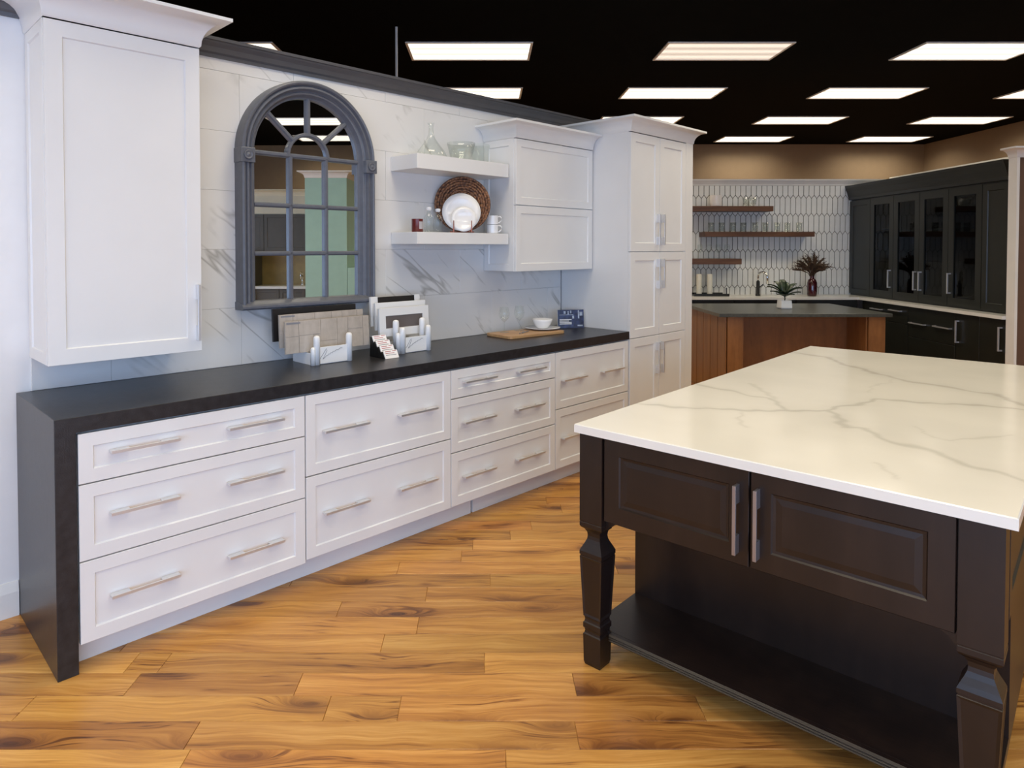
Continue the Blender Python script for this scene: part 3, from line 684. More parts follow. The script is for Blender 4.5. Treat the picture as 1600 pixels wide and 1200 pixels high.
rack('white sample rack holding the cabinet door samples', 1.732, 0.328, 0.224, 0.22, [(0.020, 0.004, 0.147, 0.017), (0.206, 0.004, 0.147, 0.017), (0.012, 0.055, 0.186, 0.018), (0.203, 0.055, 0.186, 0.018), (-0.006, 0.012, 0.118, 0.014)])
def board(name, label, s0, s1, d, z0, z1, mat, cat='sample', lean=3, th=0.012, extra=None):
    t = thing(name, label, cat, L(s0, d, z0), LA); t.rotation_euler = (math.radians(-lean), 0, LA)
    w, h = s1 - s0, z1 - z0
    if mat == 'stone_sample':
        # board face made of joined stone pieces of slightly different height
        B(0, w, 0.004, th, 0, h).obj('backing', 'stone_sample', t)
        cuts = [(0, .075, 0, .52), (0, .075, .52, 1), (.075, .16, 0, .54), (.075, .20, .54, 1), (.16, .30, 0, .30), (.20, .30, .30, 1), (.16, .20, .30, .54), (.30, .365, 0, 1), (.365, .46, 0, .6), (.365, .46, .6, 1), (.46, w, 0, 1)]
        for (a, c, e, f) in cuts:
            q = random.uniform(0.0, 0.0022); B(a + .0011, min(c, w) - .0011, q, 0.004, e * h + .0011, f * h - .0011).obj('stone_piece', 'stone_sample', t)
        B(0.008, 0.085, -0.0004, 0.0, h - 0.014, h - 0.006).obj('printed_label', 'grey_ink', t)
    elif mat == 'door':
        if extra == 'dark_sample':
            B(0, 0.049, 0, 0.016, 0, h).obj('stile', 'white_cabinet', t, bev=0.001); B(w - 0.040, w, 0, 0.016, 0, h).obj('stile', 'white_cabinet', t, bev=0.001)
            B(0.049, w - 0.040, 0.003, 0.014, 0, h - 0.004).obj('centre_panel', extra, t)
        elif extra is None: B(0, w, 0, 0.016, 0, h).obj('slab', 'white_cabinet', t, bev=0.001)
        else:
            MB().panel(0, w, 0, h, [(0, .001), (.001, 0), (.044, 0), (.047, .006)], 0, 0.016).obj('frame', 'white_cabinet', t)
            B(0.045, w - 0.030, 0.0035, 0.0058, 0.044, h - 0.040).obj('centre_panel', extra, t)
    else:
        B(0, w, 0, th, 0, h).obj('slab', mat, t, bev=0.001)
    return t
board('stone_sample_board', 'front beige stone sample board with a printed label, in the left rack', 1.076, 1.577, 0.398, 0.976, 1.138, 'stone_sample')
board('stone_sample_board', 'beige stone sample board just behind the front one in the rack', 1.068, 1.568, 0.440, 1.003, 1.170, 'stone_sample')
board('stone_sample_board', 'dark brown sample board rearmost in the left rack', 1.062, 1.560, 0.500, 1.030, 1.196, 'dark_sample')
board('door_sample', 'white door sample with taupe centre panel, frontmost in the rack', 1.658, 2.016, 0.415, 1.005, 1.166, 'door', extra='taupe_panel')
board('door_sample', 'plain white door sample standing between two others', 1.660, 2.024, 0.455, 1.040, 1.195, 'door')
board('door_sample', 'door sample with near-black centre panel, rearmost in the rack', 1.655, 2.012, 0.492, 1.060, 1.228, 'door', extra='dark_sample')
# card holder: four stepped pockets
ch = thing('card_holder', 'black stepped holder with white business cards in front of the racks', 'card holder', L(1.565, 0.245, ZC), LA)
for k in range(4):
    y0 = 0.034 * k; zt = 0.024 + 0.024 * k
    n = MB().add([(0, y0, 0), (0.095, y0, 0), (0.095, y0 + 0.034, 0), (0, y0 + 0.034, 0), (0, y0, zt - 0.018), (0.095, y0, zt - 0.018), (0.095, y0 + 0.030, zt + 0.012), (0, y0 + 0.030, zt + 0.012)], [(3, 2, 1, 0), (4, 5, 6, 7), (0, 1, 5, 4), (1, 2, 6, 5), (2, 3, 7, 6), (3, 0, 4, 7)])
    n.obj('pocket', 'black_plastic', ch)
    cd = MB().box(0.003, 0.092, -0.002, 0.003, 0, 0.046)
    mtx = Matrix.Translation((0, y0 - 0.004, zt - 0.024)) @ Matrix.Rotation(math.radians(-28), 4, 'X')
    co = cd.xf(mtx).obj('card_stack', 'card', ch)
    pr = MB()
    for (a, c, z) in ((0.012, 0.05, 0.038), (0.012, 0.07, 0.028), (0.06, 0.085, 0.040)): pr.box(a, c, -0.0026, -0.0021, z, z + 0.003)
    pr.xf(mtx).obj('card_print', 'card_ink', co)
    MB().box(0.012, 0.08, -0.0026, -0.0021, 0.018, 0.021).xf(mtx).obj('card_print', 'grey_ink', co)
# cutting board set
cbx = thing('cutting_board', 'light wooden cutting board lying on the black counter', 'cutting board', L(2.60, 0.300, ZC), LA - math.radians(5))
MB().add([(x, y, z) for z in (0.0, 0.020) for (x, y) in [(0.02, 0), (0.49, 0), (0.505, 0.006), (0.51, 0.02), (0.51, 0.23), (0.505, 0.244), (0.49, 0.25), (0.02, 0.25), (0.006, 0.244), (0, 0.23), (0, 0.02), (0.006, 0.006)]],
         [tuple(range(11, -1, -1)), tuple(range(12, 24))] + [(i, (i + 1) % 12, 12 + (i + 1) % 12, 12 + i) for i in range(12)]).obj('board', 'board_wood', cbx, bev=0.003)
MB().lathe([(0.012, 0.0201), (0.012, 0.0205)], 16, 0.47, 0.2).obj('hole', 'dark_gap', cbx)
ZB = ZC + 0.0205
gp = [(0.033, 0.0), (0.033, 0.002), (0.008, 0.004), (0.0035, 0.009), (0.003, 0.06), (0.004, 0.072), (0.014, 0.080), (0.028, 0.096), (0.035, 0.115), (0.035, 0.132), (0.031, 0.155), (0.027, 0.172)]
def wineglass(s, d, z, label, group=None, k=1.0):
    t = thing('wine_glass', label, 'wine glass', L(s, d, z), LA, group)
    MB().lathe([(r * k, h * k) for r, h in gp if h <= 0.072], 20).obj('stem', 'clear_glass', t, smooth=True)
    MB().lathe([(r * k, h * k) for r, h in gp if h >= 0.072], 24, cap1=False, cap0=False).obj('bowl', 'clear_glass', t, smooth=True)
    return t
wineglass(2.725, 0.475, ZB, 'clear wine glass standing at the left end of the cutting board')
wineglass(2.865, 0.465, ZB, 'clear wine glass on the cutting board next to the white plate')
tag(MB().lathe([(0.002, 0.003), (0.055, 0.0), (0.070, 0.003), (0.125, 0.013), (0.126, 0.016), (0.070, 0.007), (0.002, 0.006)], 40).obj('plate', 'white_ceramic', loc=L(3.045, 0.41, ZB), smooth=True), 'round white plate on the cutting board under the bowl', 'plate')
tag(MB().lathe([(0.035, 0.0), (0.040, 0.004), (0.055, 0.025), (0.068, 0.050), (0.071, 0.066), (0.069, 0.066), (0.064, 0.050), (0.050, 0.025), (0.036, 0.009), (0.002, 0.007)], 36).obj('bowl', 'white_ceramic', loc=L(3.045, 0.41, ZB + 0.0075), smooth=True), 'white bowl sitting on the white plate', 'bowl')
for k, (xx, lb) in enumerate(((2.735, 'dark fork lying on the cutting board before the wine glasses'), (2.765, 'dark knife lying on the cutting board beside the fork'))):
    MBk = MB().tube([(0, 0, 0.003), (0.05, 0.0, 0.003), (0.09, 0.0, 0.003)], [0.003, 0.002, 0.0025], 6)
    if k == 0:
        for q in (-0.006, 0, 0.006): MBk.tube([(0.088, q * 0.4, 0.003), (0.10, q, 0.003), (0.12, q, 0.003)], 0.0013, 5)
    else: MBk.box(0.09, 0.14, -0.006, 0.006, 0.002, 0.0035)
    tag(MBk.obj('fork' if k == 0 else 'knife', 'grey_ink', loc=L(xx, 0.345 + 0.0 * k, ZB), rz=LA + math.radians(25)), lb, 'cutlery')
bk = thing('booklet', 'blue printed booklet standing on the counter by the pantry', 'booklet', L(3.30, 0.475, ZC), LA - math.radians(33)); bk.rotation_euler = (math.radians(-6), 0, LA - math.radians(33))
B(0, 0.20, 0.001, 0.022, 0, 0.135).obj('pages', 'white_plastic', bk)
B(0, 0.20, -0.001, 0.001, 0, 0.135).obj('cover', 'book_blue', bk)
tx = MB()
for (a, c, z) in ((0.012, 0.105, 0.062), (0.012, 0.085, 0.052), (0.012, 0.105, 0.042), (0.012, 0.105, 0.031)): tx.box(a, c, -0.0016, -0.0011, z - 0.003, z + 0.003)
tx.obj('text_lines', 'white_plastic', bk)
for (a, c, z0, z1) in ((0.045, 0.06, 0.105, 0.125), (0.075, 0.085, 0.10, 0.125), (0.095, 0.105, 0.108, 0.128), (0.01, 0.12, 0.096, 0.099), (0.155, 0.165, 0.07, 0.130), (0.168, 0.19, 0.09, 0.118), (0.11, 0.125, 0.07, 0.09), (0.15, 0.19, 0.012, 0.022)): B(a, c, -0.0016, -0.0011, z0, z1).obj('printed_patch', 'book_light', bk)

# ------------------------------------------------------------------ items on the floating shelves
ZS1, ZS2 = 2.0545, 1.6005
dc = [(0.085, 0.0), (0.094, 0.004), (0.096, 0.012), (0.080, 0.045), (0.050, 0.085), (0.026, 0.118), (0.016, 0.145), (0.0145, 0.185), (0.017, 0.205), (0.022, 0.215)]
tag(MB().lathe(dc, 32, cap1=False).obj('decanter', 'clear_glass', loc=L(2.10, 0.495, ZS1), smooth=True), 'clear glass decanter with a wide base and narrow neck', 'decanter')
tag(MB().lathe([(0.062, 0.0), (0.066, 0.004), (0.078, 0.06), (0.090, 0.115), (0.088, 0.115), (0.074, 0.06), (0.060, 0.008), (0.002, 0.008)], 28).obj('glass_bowl', 'clear_glass', loc=L(2.335, 0.48, ZS1), smooth=True), 'clear flared glass bowl on the upper floating shelf', 'bowl')
tag(MB().square_loft([(0.040, 0.0), (0.041, 0.004), (0.048, 0.125), (0.045, 0.125), (0.037, 0.012)]).obj('glass_vase', 'clear_glass', loc=L(2.505, 0.48, ZS1), rz=LA + 0.4), 'clear square glass vase beside the wall cabinet', 'vase')
cn = thing('candle', 'small dark red jar candle with a grey label on the lower shelf', 'candle', L(1.955, 0.45, ZS2), LA)
MB().lathe([(0.032, 0), (0.034, 0.003), (0.034, 0.078), (0.031, 0.078), (0.030, 0.066), (0.001, 0.066)], 24).obj('jar', 'red_candle', cn, auto=40)
lab = MB(); n = 8
lab.add([(0.0346 * math.cos(math.radians(-110 + 62 * i / n)), 0.0346 * math.sin(math.radians(-110 + 62 * i / n)), z) for z in (0.018, 0.062) for i in range(n + 1)], [(i, i + 1, n + 2 + i, n + 1 + i) for i in range(n)])
lab.obj('label', 'label_paper', cn)
bt = [(0.026, 0), (0.029, 0.004), (0.029, 0.085), (0.026, 0.098), (0.014, 0.112), (0.012, 0.120), (0.012, 0.140)]
for (s, d, k, lb) in ((2.06, 0.47, 1.0, 'clear glass bottle with a white stopper next to the red candle'), (2.158, 0.50, 0.97, 'clear glass bottle with a white stopper half before the woven charger')):
    t = thing('glass_bottle', lb, 'bottle', L(s, d, ZS2), LA)
    MB().lathe([(r * k, z * k) for r, z in bt], 20, cap1=False).obj('body', 'clear_glass', t, smooth=True)
    MB().lathe([(0.0125 * k, 0.132 * k), (0.017 * k, 0.141 * k), (0.017 * k, 0.151 * k), (0.012 * k, 0.154 * k)], 16).obj('stopper', 'white_ceramic', t, auto=40)
PR = math.radians(6); PC = Vector(L(2.345, 0.478))
def leaning(fwd, side, z, lean):
    c = PC + Vector((math.cos(PR), math.sin(PR), 0)) * side - Vector((-math.sin(PR), math.cos(PR), 0)) * fwd
    return Matrix.Translation((c.x, c.y, z)) @ Matrix.Rotation(PR, 4, 'Z') @ Matrix.Rotation(math.radians(90 - lean), 4, 'X')
# woven charger: concentric coils
mb = MB()
for k in range(11):
    r = 0.010 + k * 0.0160; tn = 40; q = 6; vs = []; fs = []
    for i in range(tn):
        a = 2 * PI * i / tn
        for j in range(q):
            b2 = 2 * PI * j / q; rr_ = r + 0.0092 * math.cos(b2); vs.append((rr_ * math.cos(a), rr_ * math.sin(a), 0.0075 * math.sin(b2)))
    for i in range(tn):
        for j in range(q): fs.append((i * q + j, ((i + 1) % tn) * q + j, ((i + 1) % tn) * q + (j + 1) % q, i * q + (j + 1) % q))
    mb.add(vs, fs)
o = mb.obj('woven_charger', 'woven_rattan', smooth=True); o.matrix_world = leaning(0.0, 0.0, ZS2 + 0.185, 7)
tag(o, 'round brown woven charger leaning on the tile behind the plate', 'charger')
ps = thing('plate_stand', 'copper coloured wire plate stand on the lower shelf', 'plate stand', (PC.x, PC.y - 0.085, ZS2), PR)
for x in (-0.055, 0.055): MB().tube([(x, -0.05, 0.075), (x, -0.052, 0.006), (x, 0.02, 0.006), (x, 0.058, 0.14)], 0.0035, 6).obj('wire_arm', 'copper', ps)
MB().tube([(-0.075, 0.0, 0.006), (0.075, 0.0, 0.006)], 0.0035, 6).obj('cross_wire', 'copper', ps)
pl = [(0.002, 0.0), (0.070, 0.0), (0.082, 0.006), (0.120, 0.013), (0.121, 0.016), (0.082, 0.010), (0.070, 0.0045), (0.002, 0.0045)]
o = MB().lathe(pl, 44).obj('dinner_plate', 'white_ceramic', smooth=True); o.matrix_world = leaning(0.055, -0.012, ZS2 + 0.128, 11); tag(o, 'large white dinner plate standing on the copper stand', 'plate')
o = MB().lathe([(r * 0.66, z) for r, z in pl], 36).obj('saucer', 'white_ceramic', smooth=True); o.matrix_world = leaning(0.088, 0.0, ZS2 + 0.083, 10); tag(o, 'small white saucer leaning on the dinner plate', 'plate')
mug = [(0.034, 0.0), (0.038, 0.003), (0.039, 0.058), (0.036, 0.058), (0.034, 0.006), (0.001, 0.006)]
for k, lb in enumerate(('lower of the two stacked white mugs', 'upper of the two stacked white mugs')):
    t = thing('mug', lb, 'mug', L(2.575, 0.44, ZS2 + 0.059 * k), math.radians(-12))
    MB().lathe(mug, 24).obj('body', 'white_ceramic', t, auto=40)
    MB().tube([(0.037, 0, 0.050), (0.052, 0, 0.052), (0.062, 0, 0.042), (0.058, 0, 0.024), (0.046, 0, 0.012), (0.037, 0, 0.010)], 0.0042, 8).obj('handle', 'white_ceramic', t, smooth=True)

# ------------------------------------------------------------------ back display kitchen
pt = tag(B(0.0, 5.2, 8.452, 8.56, 0, 2.29).obj('wall_rear_partition', 'white_wall'), kind='structure')
B(2.385, 4.80, 8.4495, 8.452, 0.914, 2.285).obj('grout_bed', 'grout', pt)
cw, rh, tp = 0.0655, 0.224, 0.036; hw_ = cw / 2 - 0.0034
def picket(z0, z1, point_bot, point_top):
    ztop = z1; zbot = z0
    pts = [(-hw_, zbot + (tp if point_bot else 0)), (0, zbot) if point_bot else None, (hw_, zbot + (tp if point_bot else 0)), (hw_, ztop - (tp if point_top else 0)), (0, ztop) if point_top else None, (-hw_, ztop - (tp if point_top else 0))]
    pts = [p for p in pts if p]; n = len(pts); cz = sum(p[1] for p in pts) / n
    return MB().add([(x * 0.93, -0.0085, cz + (z - cz) * 0.985) for x, z in pts] + [(x, -0.0065, z) for x, z in pts] + [(x, 0, z) for x, z in pts],
                    [tuple(range(n))] + [(i, n + i, n + (i + 1) % n, (i + 1) % n) for i in range(n)] + [(n + i, 2 * n + i, 2 * n + (i + 1) % n, n + (i + 1) % n) for i in range(n)])
tile_mat = plain('picket_tile', (0.80, 0.80, 0.765), 0.12, var=0.03)
ZT = 2.281; zrow = [ZT - 0.137 - rh * k for k in range(8)]   # where the points of one row reach
rows = []
for k in range(7):
    top = ZT if k == 0 else zrow[k - 1] + tp / 2 - 0.003; bot = max(0.915, zrow[k] - tp / 2 + 0.003)
    rows.append((top, bot, k > 0, zrow[k] > 0.93))
for k, (top, bot, pt_, pb_) in enumerate(rows):
    if top - bot < 0.04: continue
    me = picket(bot, top, pb_, pt_).mesh('tile', 'picket_tile'); zc = (bot + top) / 2; me.transform(Matrix.Translation((0, 0, -zc)))
    for i in range(36):
        x = 2.42 + cw * i + (cw / 2 if k % 2 else 0)
        o = bpy.data.objects.new('tile', me); C.objects.link(o); o.parent = pt; o.location = (x, 8.4497, zc); o.rotation_euler = (random.uniform(-.006, .006), 0, random.uniform(-.006, .006))
tag(MB().sweep([(0.0, 8.4495), (5.08, 8.4495)], [(0, 2.283), (0.012, 2.283), (0.016, 2.30), (0.03, 2.32), (0.05, 2.345), (0.052, 2.36), (0, 2.36)]).obj('trim_3', 'white_trim'), kind='structure')
tag(B(0.0, 5.2, 8.4496, 8.56, 2.29, 2.36).obj('trim_4', 'white_trim'), kind='structure')
tag(B(5.08, 5.20, 5.75, 8.449, 0, 2.34).obj('wall_right_partition', 'white_wall'), kind='structure')
tag(B(5.03, 5.21, 5.75, 8.449, 2.34, 2.385).obj('trim_5', 'white_trim'), kind='structure')
# brown divider with white end board and crown
dv = tag(B(4.455, 6.6, 5.665, 5.74, 0, 2.28).obj('wall_divider', 'brown_wall'), kind='structure')
tag(B(4.432, 4.455, 5.655, 5.748, 0, 2.28).obj('trim_6', 'white_trim'), kind='structure')
tag(MB().sweep([(4.432, 5.748), (4.432, 5.655), (6.6, 5.655)], crown_white(2.262, 0.085, 0.075)).obj('trim_7', 'white_trim', auto=40), kind='structure')
tag(B(4.432, 6.6, 5.655, 5.748, 2.335, 2.347).obj('trim_8', 'white_trim'), kind='structure')

def bar_handle(parent, x, y, z, ln, vertical, facing='-x', mat='nickel'):
    mb = MB(); h = ln / 2
    if vertical: mb.box(-0.036, -0.026, -0.006, 0.006, -h, h).box(-0.028, 0.001, -0.006, 0.006, h - 0.012, h).box(-0.028, 0.001, -0.006, 0.006, -h, -h + 0.012)
    else: mb.box(-0.036, -0.026, -h, h, -0.006, 0.006).box(-0.028, 0.001, h - 0.012, h, -0.006, 0.006).box(-0.028, 0.001, -h, -h + 0.012, -0.006, 0.006)
    return mb.obj('handle', mat, parent, loc=(x, y, z))
# base cabinets along the back wall and along the right partition
def dark_front_x(name, parent, x, y0, y1, z0, z1, prof=None, mat='dark_cabinet'):
    mb = MB().panel(0, y1 - y0, z0, z1, prof or [(0, .002), (.002, 0)], 0, 0.02)
    mb.xf(Matrix.Translation((x, y1, 0)) @ Matrix.Rotation(-PI / 2, 4, 'Z'))
    return mb.obj(name, mat, parent)
bb = thing('base_cabinet', 'dark base cabinets under the white counter along the picket tile wall', 'cabinet', (2.2, 7.985, 0), 0)
B(0, 2.20, 0.0205, 0.46, 0.1, 0.894).obj('carcass', 'dark_cabinet', bb)
B(0, 2.20, 0.06, 0.08, 0.0, 0.0995).obj('toe_kick', 'dark_gap', bb)
for i in range(3): MB().panel(0.004 + 0.733 * i, 0.729 + 0.733 * i, 0.105, 0.889, [(0, .002), (.002, 0), (.06, 0), (.064, .007)]).obj('door', 'dark_cabinet', bb)
dbl = [('dark drawer base cabinet in the corner behind the brown island', 7.10, 7.96), ('dark base cabinet with wide handled drawers, middle of the right run', 6.38, 7.095), ('dark two-door base cabinet beside the white end board', 5.755, 6.375)]
for q, (lb, y0, y1) in enumerate(dbl):
    t = thing('base_cabinet', lb, 'cabinet', (4.44, y0, 0), 0)
    W_ = y1 - y0
    B(0.021, 0.638, 0.0, W_, 0.1, 0.894).obj('carcass', 'dark_cabinet', t)
    B(0.06, 0.08, 0.0, W_, 0.0, 0.0995).obj('toe_kick', 'dark_gap', t)
    if q == 0:
        a = dark_front_x('drawer', t, 0.0, 0.003, W_ / 2 - 0.002, 0.70, 0.889); bar_handle(a, 0, W_ * 0.23, 0.83, 0.20, False)
        a = dark_front_x('drawer', t, 0.0, W_ / 2 + 0.002, W_ - 0.003, 0.70, 0.889); bar_handle(a, 0, W_ * 0.64, 0.815, 0.20, False)
        dark_front_x('door', t, 0.0, 0.003, W_ / 2 - 0.002, 0.105, 0.695); dark_front_x('door', t, 0.0, W_ / 2 + 0.002, W_ - 0.003, 0.105, 0.695)
    elif q == 1:
        a = dark_front_x('drawer', t, 0.0, 0.003, W_ - 0.003, 0.58, 0.889); bar_handle(a, 0, 0.16, 0.735, 0.24, False); bar_handle(a, 0, 0.54, 0.728, 0.24, False)
        a = dark_front_x('drawer', t, 0.0, 0.003, W_ - 0.003, 0.105, 0.575)
    else:
        a = dark_front_x('door', t, 0.0, W_ / 2 + 0.002, W_ - 0.003, 0.105, 0.889); bar_handle(a, 0, W_ - 0.045, 0.72, 0.21, True)
        a = dark_front_x('door', t, 0.0, 0.003, W_ / 2 - 0.002, 0.105, 0.889); bar_handle(a, 0, 0.045, 0.72, 0.21, True)
bc = thing('countertop', 'white L-shaped counter running under the picket tiles and dark hutch', 'countertop', (0, 0, 0))
B(2.2, 5.078, 7.95, 8.447, 0.895, 0.925).obj('slab', 'white_quartz_counter', bc)
B(4.40, 5.078, 5.753, 7.95, 0.895, 0.925).obj('slab', 'white_quartz_counter', bc)
# hutch
ht = thing('hutch', 'dark green-black hutch with glass doors standing on the white counter', 'hutch', (4.53, 5.86, 0.9255), 0)
HL = 2.57; HH = 1.174
B(0.50, 0.545, 0.0, HL, 0.0, HH).obj('back_panel', 'dark_interior', ht)
B(0.022, 0.50, 0.0, 0.02, 0.0, HH).obj('end_panel', 'dark_cabinet', ht); B(0.022, 0.50, HL - 0.02, HL, 0.0, HH).obj('end_panel', 'dark_cabinet', ht)
B(0.022, 0.50, 0.02, HL - 0.02, 0.0, 0.035).obj('bottom_board', 'dark_cabinet', ht); B(0.022, 0.50, 0.02, HL - 0.02, HH - 0.025, HH).obj('top_board', 'dark_cabinet', ht)
for z in (0.42, 0.78): B(0.06, 0.50, 0.02, HL - 0.02, z, z + 0.018).obj('inner_shelf', 'dark_interior', ht)
ys = [0.0, 0.320, 0.770, 1.213, 1.663, 2.120, HL]      # near to far
hnd = {1: ('far', 0.0), 2: ('near', 0), 3: ('far', 0), 4: ('near', 0)}
for k in range(6):
    y0, y1 = ys[k] + 0.003, ys[k + 1] - 0.003
    if k in (0, 5):
        dark_front_x('door', ht, 0.0, y0, y1, 0.02, HH - 0.015, [(0, .002), (.002, 0), (.06, 0), (.066, .008)])
    else:
        st_ = 0.075; dmb = MB().box(0, 0.022, y0, y0 + st_, 0.02, HH - 0.015).box(0, 0.022, y1 - st_, y1, 0.02, HH - 0.015).box(0, 0.022, y0 + st_, y1 - st_, 0.02, 0.02 + st_).box(0, 0.022, y0 + st_, y1 - st_, HH - 0.015 - st_, HH - 0.015)
        dd = dmb.obj('door', 'dark_cabinet', ht)
        B(0.010, 0.014, y0 + st_ - .004, y1 - st_ + .004, 0.02 + st_ - .004, HH - 0.011 - st_).obj('pane', 'pane_glass', dd)
        yy = {1: y1 - 0.04, 2: y0 + 0.04, 3: y1 - 0.04, 4: y0 + 0.04}[k]
        if k == 2: yy = y1 - 0.04
        if k == 3: yy = y0 + 0.04
        bar_handle(dd, 0, yy, 0.235, 0.20, True)
cp = [(0, HH + 0.001), (0.008, HH + 0.001), (0.012, HH + 0.03), (0.02, HH + 0.05), (0.035, HH + 0.10), (0.055, HH + 0.15), (0.06, HH + 0.175), (0, HH + 0.175)]
MB().sweep([(0.54, HL), (0.0, HL), (0.0, 0.0)], cp).obj('crown', 'dark_cabinet', ht)
B(0.0, 0.545, 0.0, HL, HH + 0.001, HH + 0.02).obj('crown_board', 'dark_cabinet', ht)
for (yy, zz) in ((0.36, 0.80), (0.36, 0.44)):
    t = thing('stem_glass', 'clear stem glass on the %s shelf inside the dark hutch' % ('upper' if zz > 0.6 else 'lower'), 'wine glass', (4.53 + 0.16, 5.86 + yy, 0.9255 + zz - 0.001), 0)
    MB().lathe([(r, h) for r, h in gp if h <= 0.072], 16).obj('stem', 'clear_glass', t, smooth=True); MB().lathe([(r, h) for r, h in gp if h >= 0.072], 18, cap1=False, cap0=False).obj('bowl', 'clear_glass', t, smooth=True)
# wooden shelves
for (x0, x1, z0, z1, lb) in ((2.25, 3.482, 1.952, 2.014, 'upper brown wooden shelf holding a mug and a glass bowl'), (2.656, 3.985, 1.643, 1.703, 'middle brown wooden shelf with a row of tumblers'), (2.25, 3.102, 1.307, 1.375, 'lower short brown wooden shelf near the pantry')):
    tag(B(x0, x1, 8.20, 8.4405, z0, z1).obj('wooden_shelf', 'walnut', bev=0.002), lb, 'shelf')
t = thing('mug', 'pale handleless mug on the upper brown shelf', 'mug', (2.815, 8.30, 2.0145)); MB().lathe([(0.045, 0), (0.062, 0.006), (0.070, 0.03), (0.070, 0.135), (0.066, 0.135), (0.062, 0.012), (0.001, 0.012)], 24).obj('body', 'mug_grey', t, auto=40)
t = thing('glass_bowl', 'clear glass bowl with a white spoon on the upper brown shelf', 'bowl', (3.23, 8.30, 2.0145)); MB().lathe([(0.05, 0), (0.075, 0.03), (0.085, 0.105), (0.082, 0.105), (0.07, 0.03), (0.001, 0.01)], 24).obj('body', 'clear_glass', t, smooth=True)
tag(MB().tube([(0.0, -0.01, 0.02), (0.035, -0.030, 0.14)], 0.006, 8).obj('spoon', 'white_ceramic', loc=(3.23, 8.30, 2.0155)), 'white spoon standing in the clear glass bowl', 'cutlery')
ORD = ['first', 'second', 'third', 'fourth', 'fifth', 'sixth', 'seventh', 'eighth', 'ninth']
tum = MB().lathe([(0.030, 0.0), (0.033, 0.003), (0.037, 0.115), (0.035, 0.115), (0.031, 0.010), (0.001, 0.010)], 20).mesh('glass_tumbler', 'clear_glass', True)
for i in range(9):
    o = bpy.data.objects.new('glass_tumbler', tum); C.objects.link(o); o.location = (2.76 + 0.135 * i, 8.30 + 0.02 * (i % 2), 1.7035)
    tag(o, '%s clear glass tumbler from the left on the middle brown shelf' % ORD[i], 'glass', 'tumblers on the middle brown shelf')
for i in range(4):
    t = thing('stem_glass', '%s clear stem glass from the left on the lower short brown shelf' % ORD[i], 'wine glass', (2.63 + 0.11 * i, 8.31, 1.3755), 0, 'stem glasses on the lower brown shelf')
    MB().lathe([(r, h) for r, h in gp if h <= 0.072], 16).obj('stem', 'clear_glass', t, smooth=True); MB().lathe([(r, h) for r, h in gp if h >= 0.072], 18, cap1=False, cap0=False).obj('bowl', 'clear_glass', t, smooth=True)
tr = thing('tray', 'black serving tray with an upright handle on the white counter', 'tray', (2.50, 8.20, 0.9255))
MB().box(0, 0.42, -0.10, 0.14, 0, 0.012).box(0, 0.42, -0.10, -0.09, 0.012, 0.03).box(0, 0.42, 0.13, 0.14, 0.012, 0.03).obj('tray_body', 'black_metal', tr)
MB().tube([(0.40, -0.05, 0.012), (0.40, -0.05, 0.10)], 0.007, 8).obj('handle', 'black_metal', tr)
for (x, lb) in ((2.585, 'white pillar candle on the black tray, next to the pantry edge'), (2.715, 'white pillar candle on the black tray, farther from the pantry')):
    tag(MB().lathe([(0.030, 0.0), (0.031, 0.002), (0.031, 0.245), (0.029, 0.25), (0.001, 0.248)], 20).obj('pillar_candle', 'candle_wax', loc=(x, 8.20, 0.938), smooth=False), lb, 'candle')
fc = thing('faucet', 'dark gooseneck faucet on the white counter before the tile wall', 'faucet', (3.31, 8.22, 0.9255))
MB().lathe([(0.030, 0.0), (0.028, 0.01), (0.022, 0.02), (0.020, 0.17), (0.016, 0.18)], 16).obj('body', 'black_metal', fc, smooth=True)
MB().tube([(0, 0, 0.17)] + [(0.03 * (1 - math.cos(a)), -0.06 * (1 - math.cos(a)), 0.23 + 0.06 * math.sin(a)) for a in [PI * i / 10 for i in range(11)]] + [(0.06, -0.12, 0.15)], 0.012, 10).obj('spout', 'chrome', fc, smooth=True)
MB().tube([(0.018, 0, 0.10), (0.06, -0.01, 0.14)], 0.006, 8).obj('lever', 'black_metal', fc)
vs_ = thing('vase', 'dark maroon bottle vase of dried grasses on the white counter', 'vase', (3.935, 8.15, 0.9255))
MB().lathe([(0.045, 0.0), (0.052, 0.006), (0.055, 0.03), (0.055, 0.16), (0.045, 0.195), (0.027, 0.21), (0.024, 0.235), (0.030, 0.245), (0.024, 0.245), (0.02, 0.21), (0.001, 0.20)], 28).obj('body', 'maroon_glaze', vs_, smooth=True)
for i in range(38):
    a = random.uniform(0, 2 * PI); sp_ = random.uniform(0.1, 1.0) ** 0.75; ln = random.uniform(0.22, 0.38)
    dx, dy = math.cos(a) * sp_, math.sin(a) * sp_ * 0.7
    p = [(0.01 * math.cos(a), 0.01 * math.sin(a), 0.21)]
    for q in (0.3, 0.6, 0.8, 1.0): p.append((dx * 0.24 * q ** 1.3, dy * 0.24 * q ** 1.3, 0.22 + ln * q * (1 - 0.62 * sp_ * q)))
    mb = MB().tube(p, [0.003, 0.003, 0.009, 0.013, 0.003], 6)
    for _ in range(14):
        u = random.uniform(0.45, 1.0); i0 = min(int(u * 4), 3); f_ = u * 4 - i0; b0 = Vector(p[i0]).lerp(Vector(p[i0 + 1]), f_)
        tip = b0 + Vector((random.uniform(-.045, .045) + dx * .02, random.uniform(-.03, .03), random.uniform(-.01, .05)))
        mb.tube([b0, tip], [0.004, 0.0012], 4, False)
    mb.obj('dried_grass', 'dried_plume', vs_)

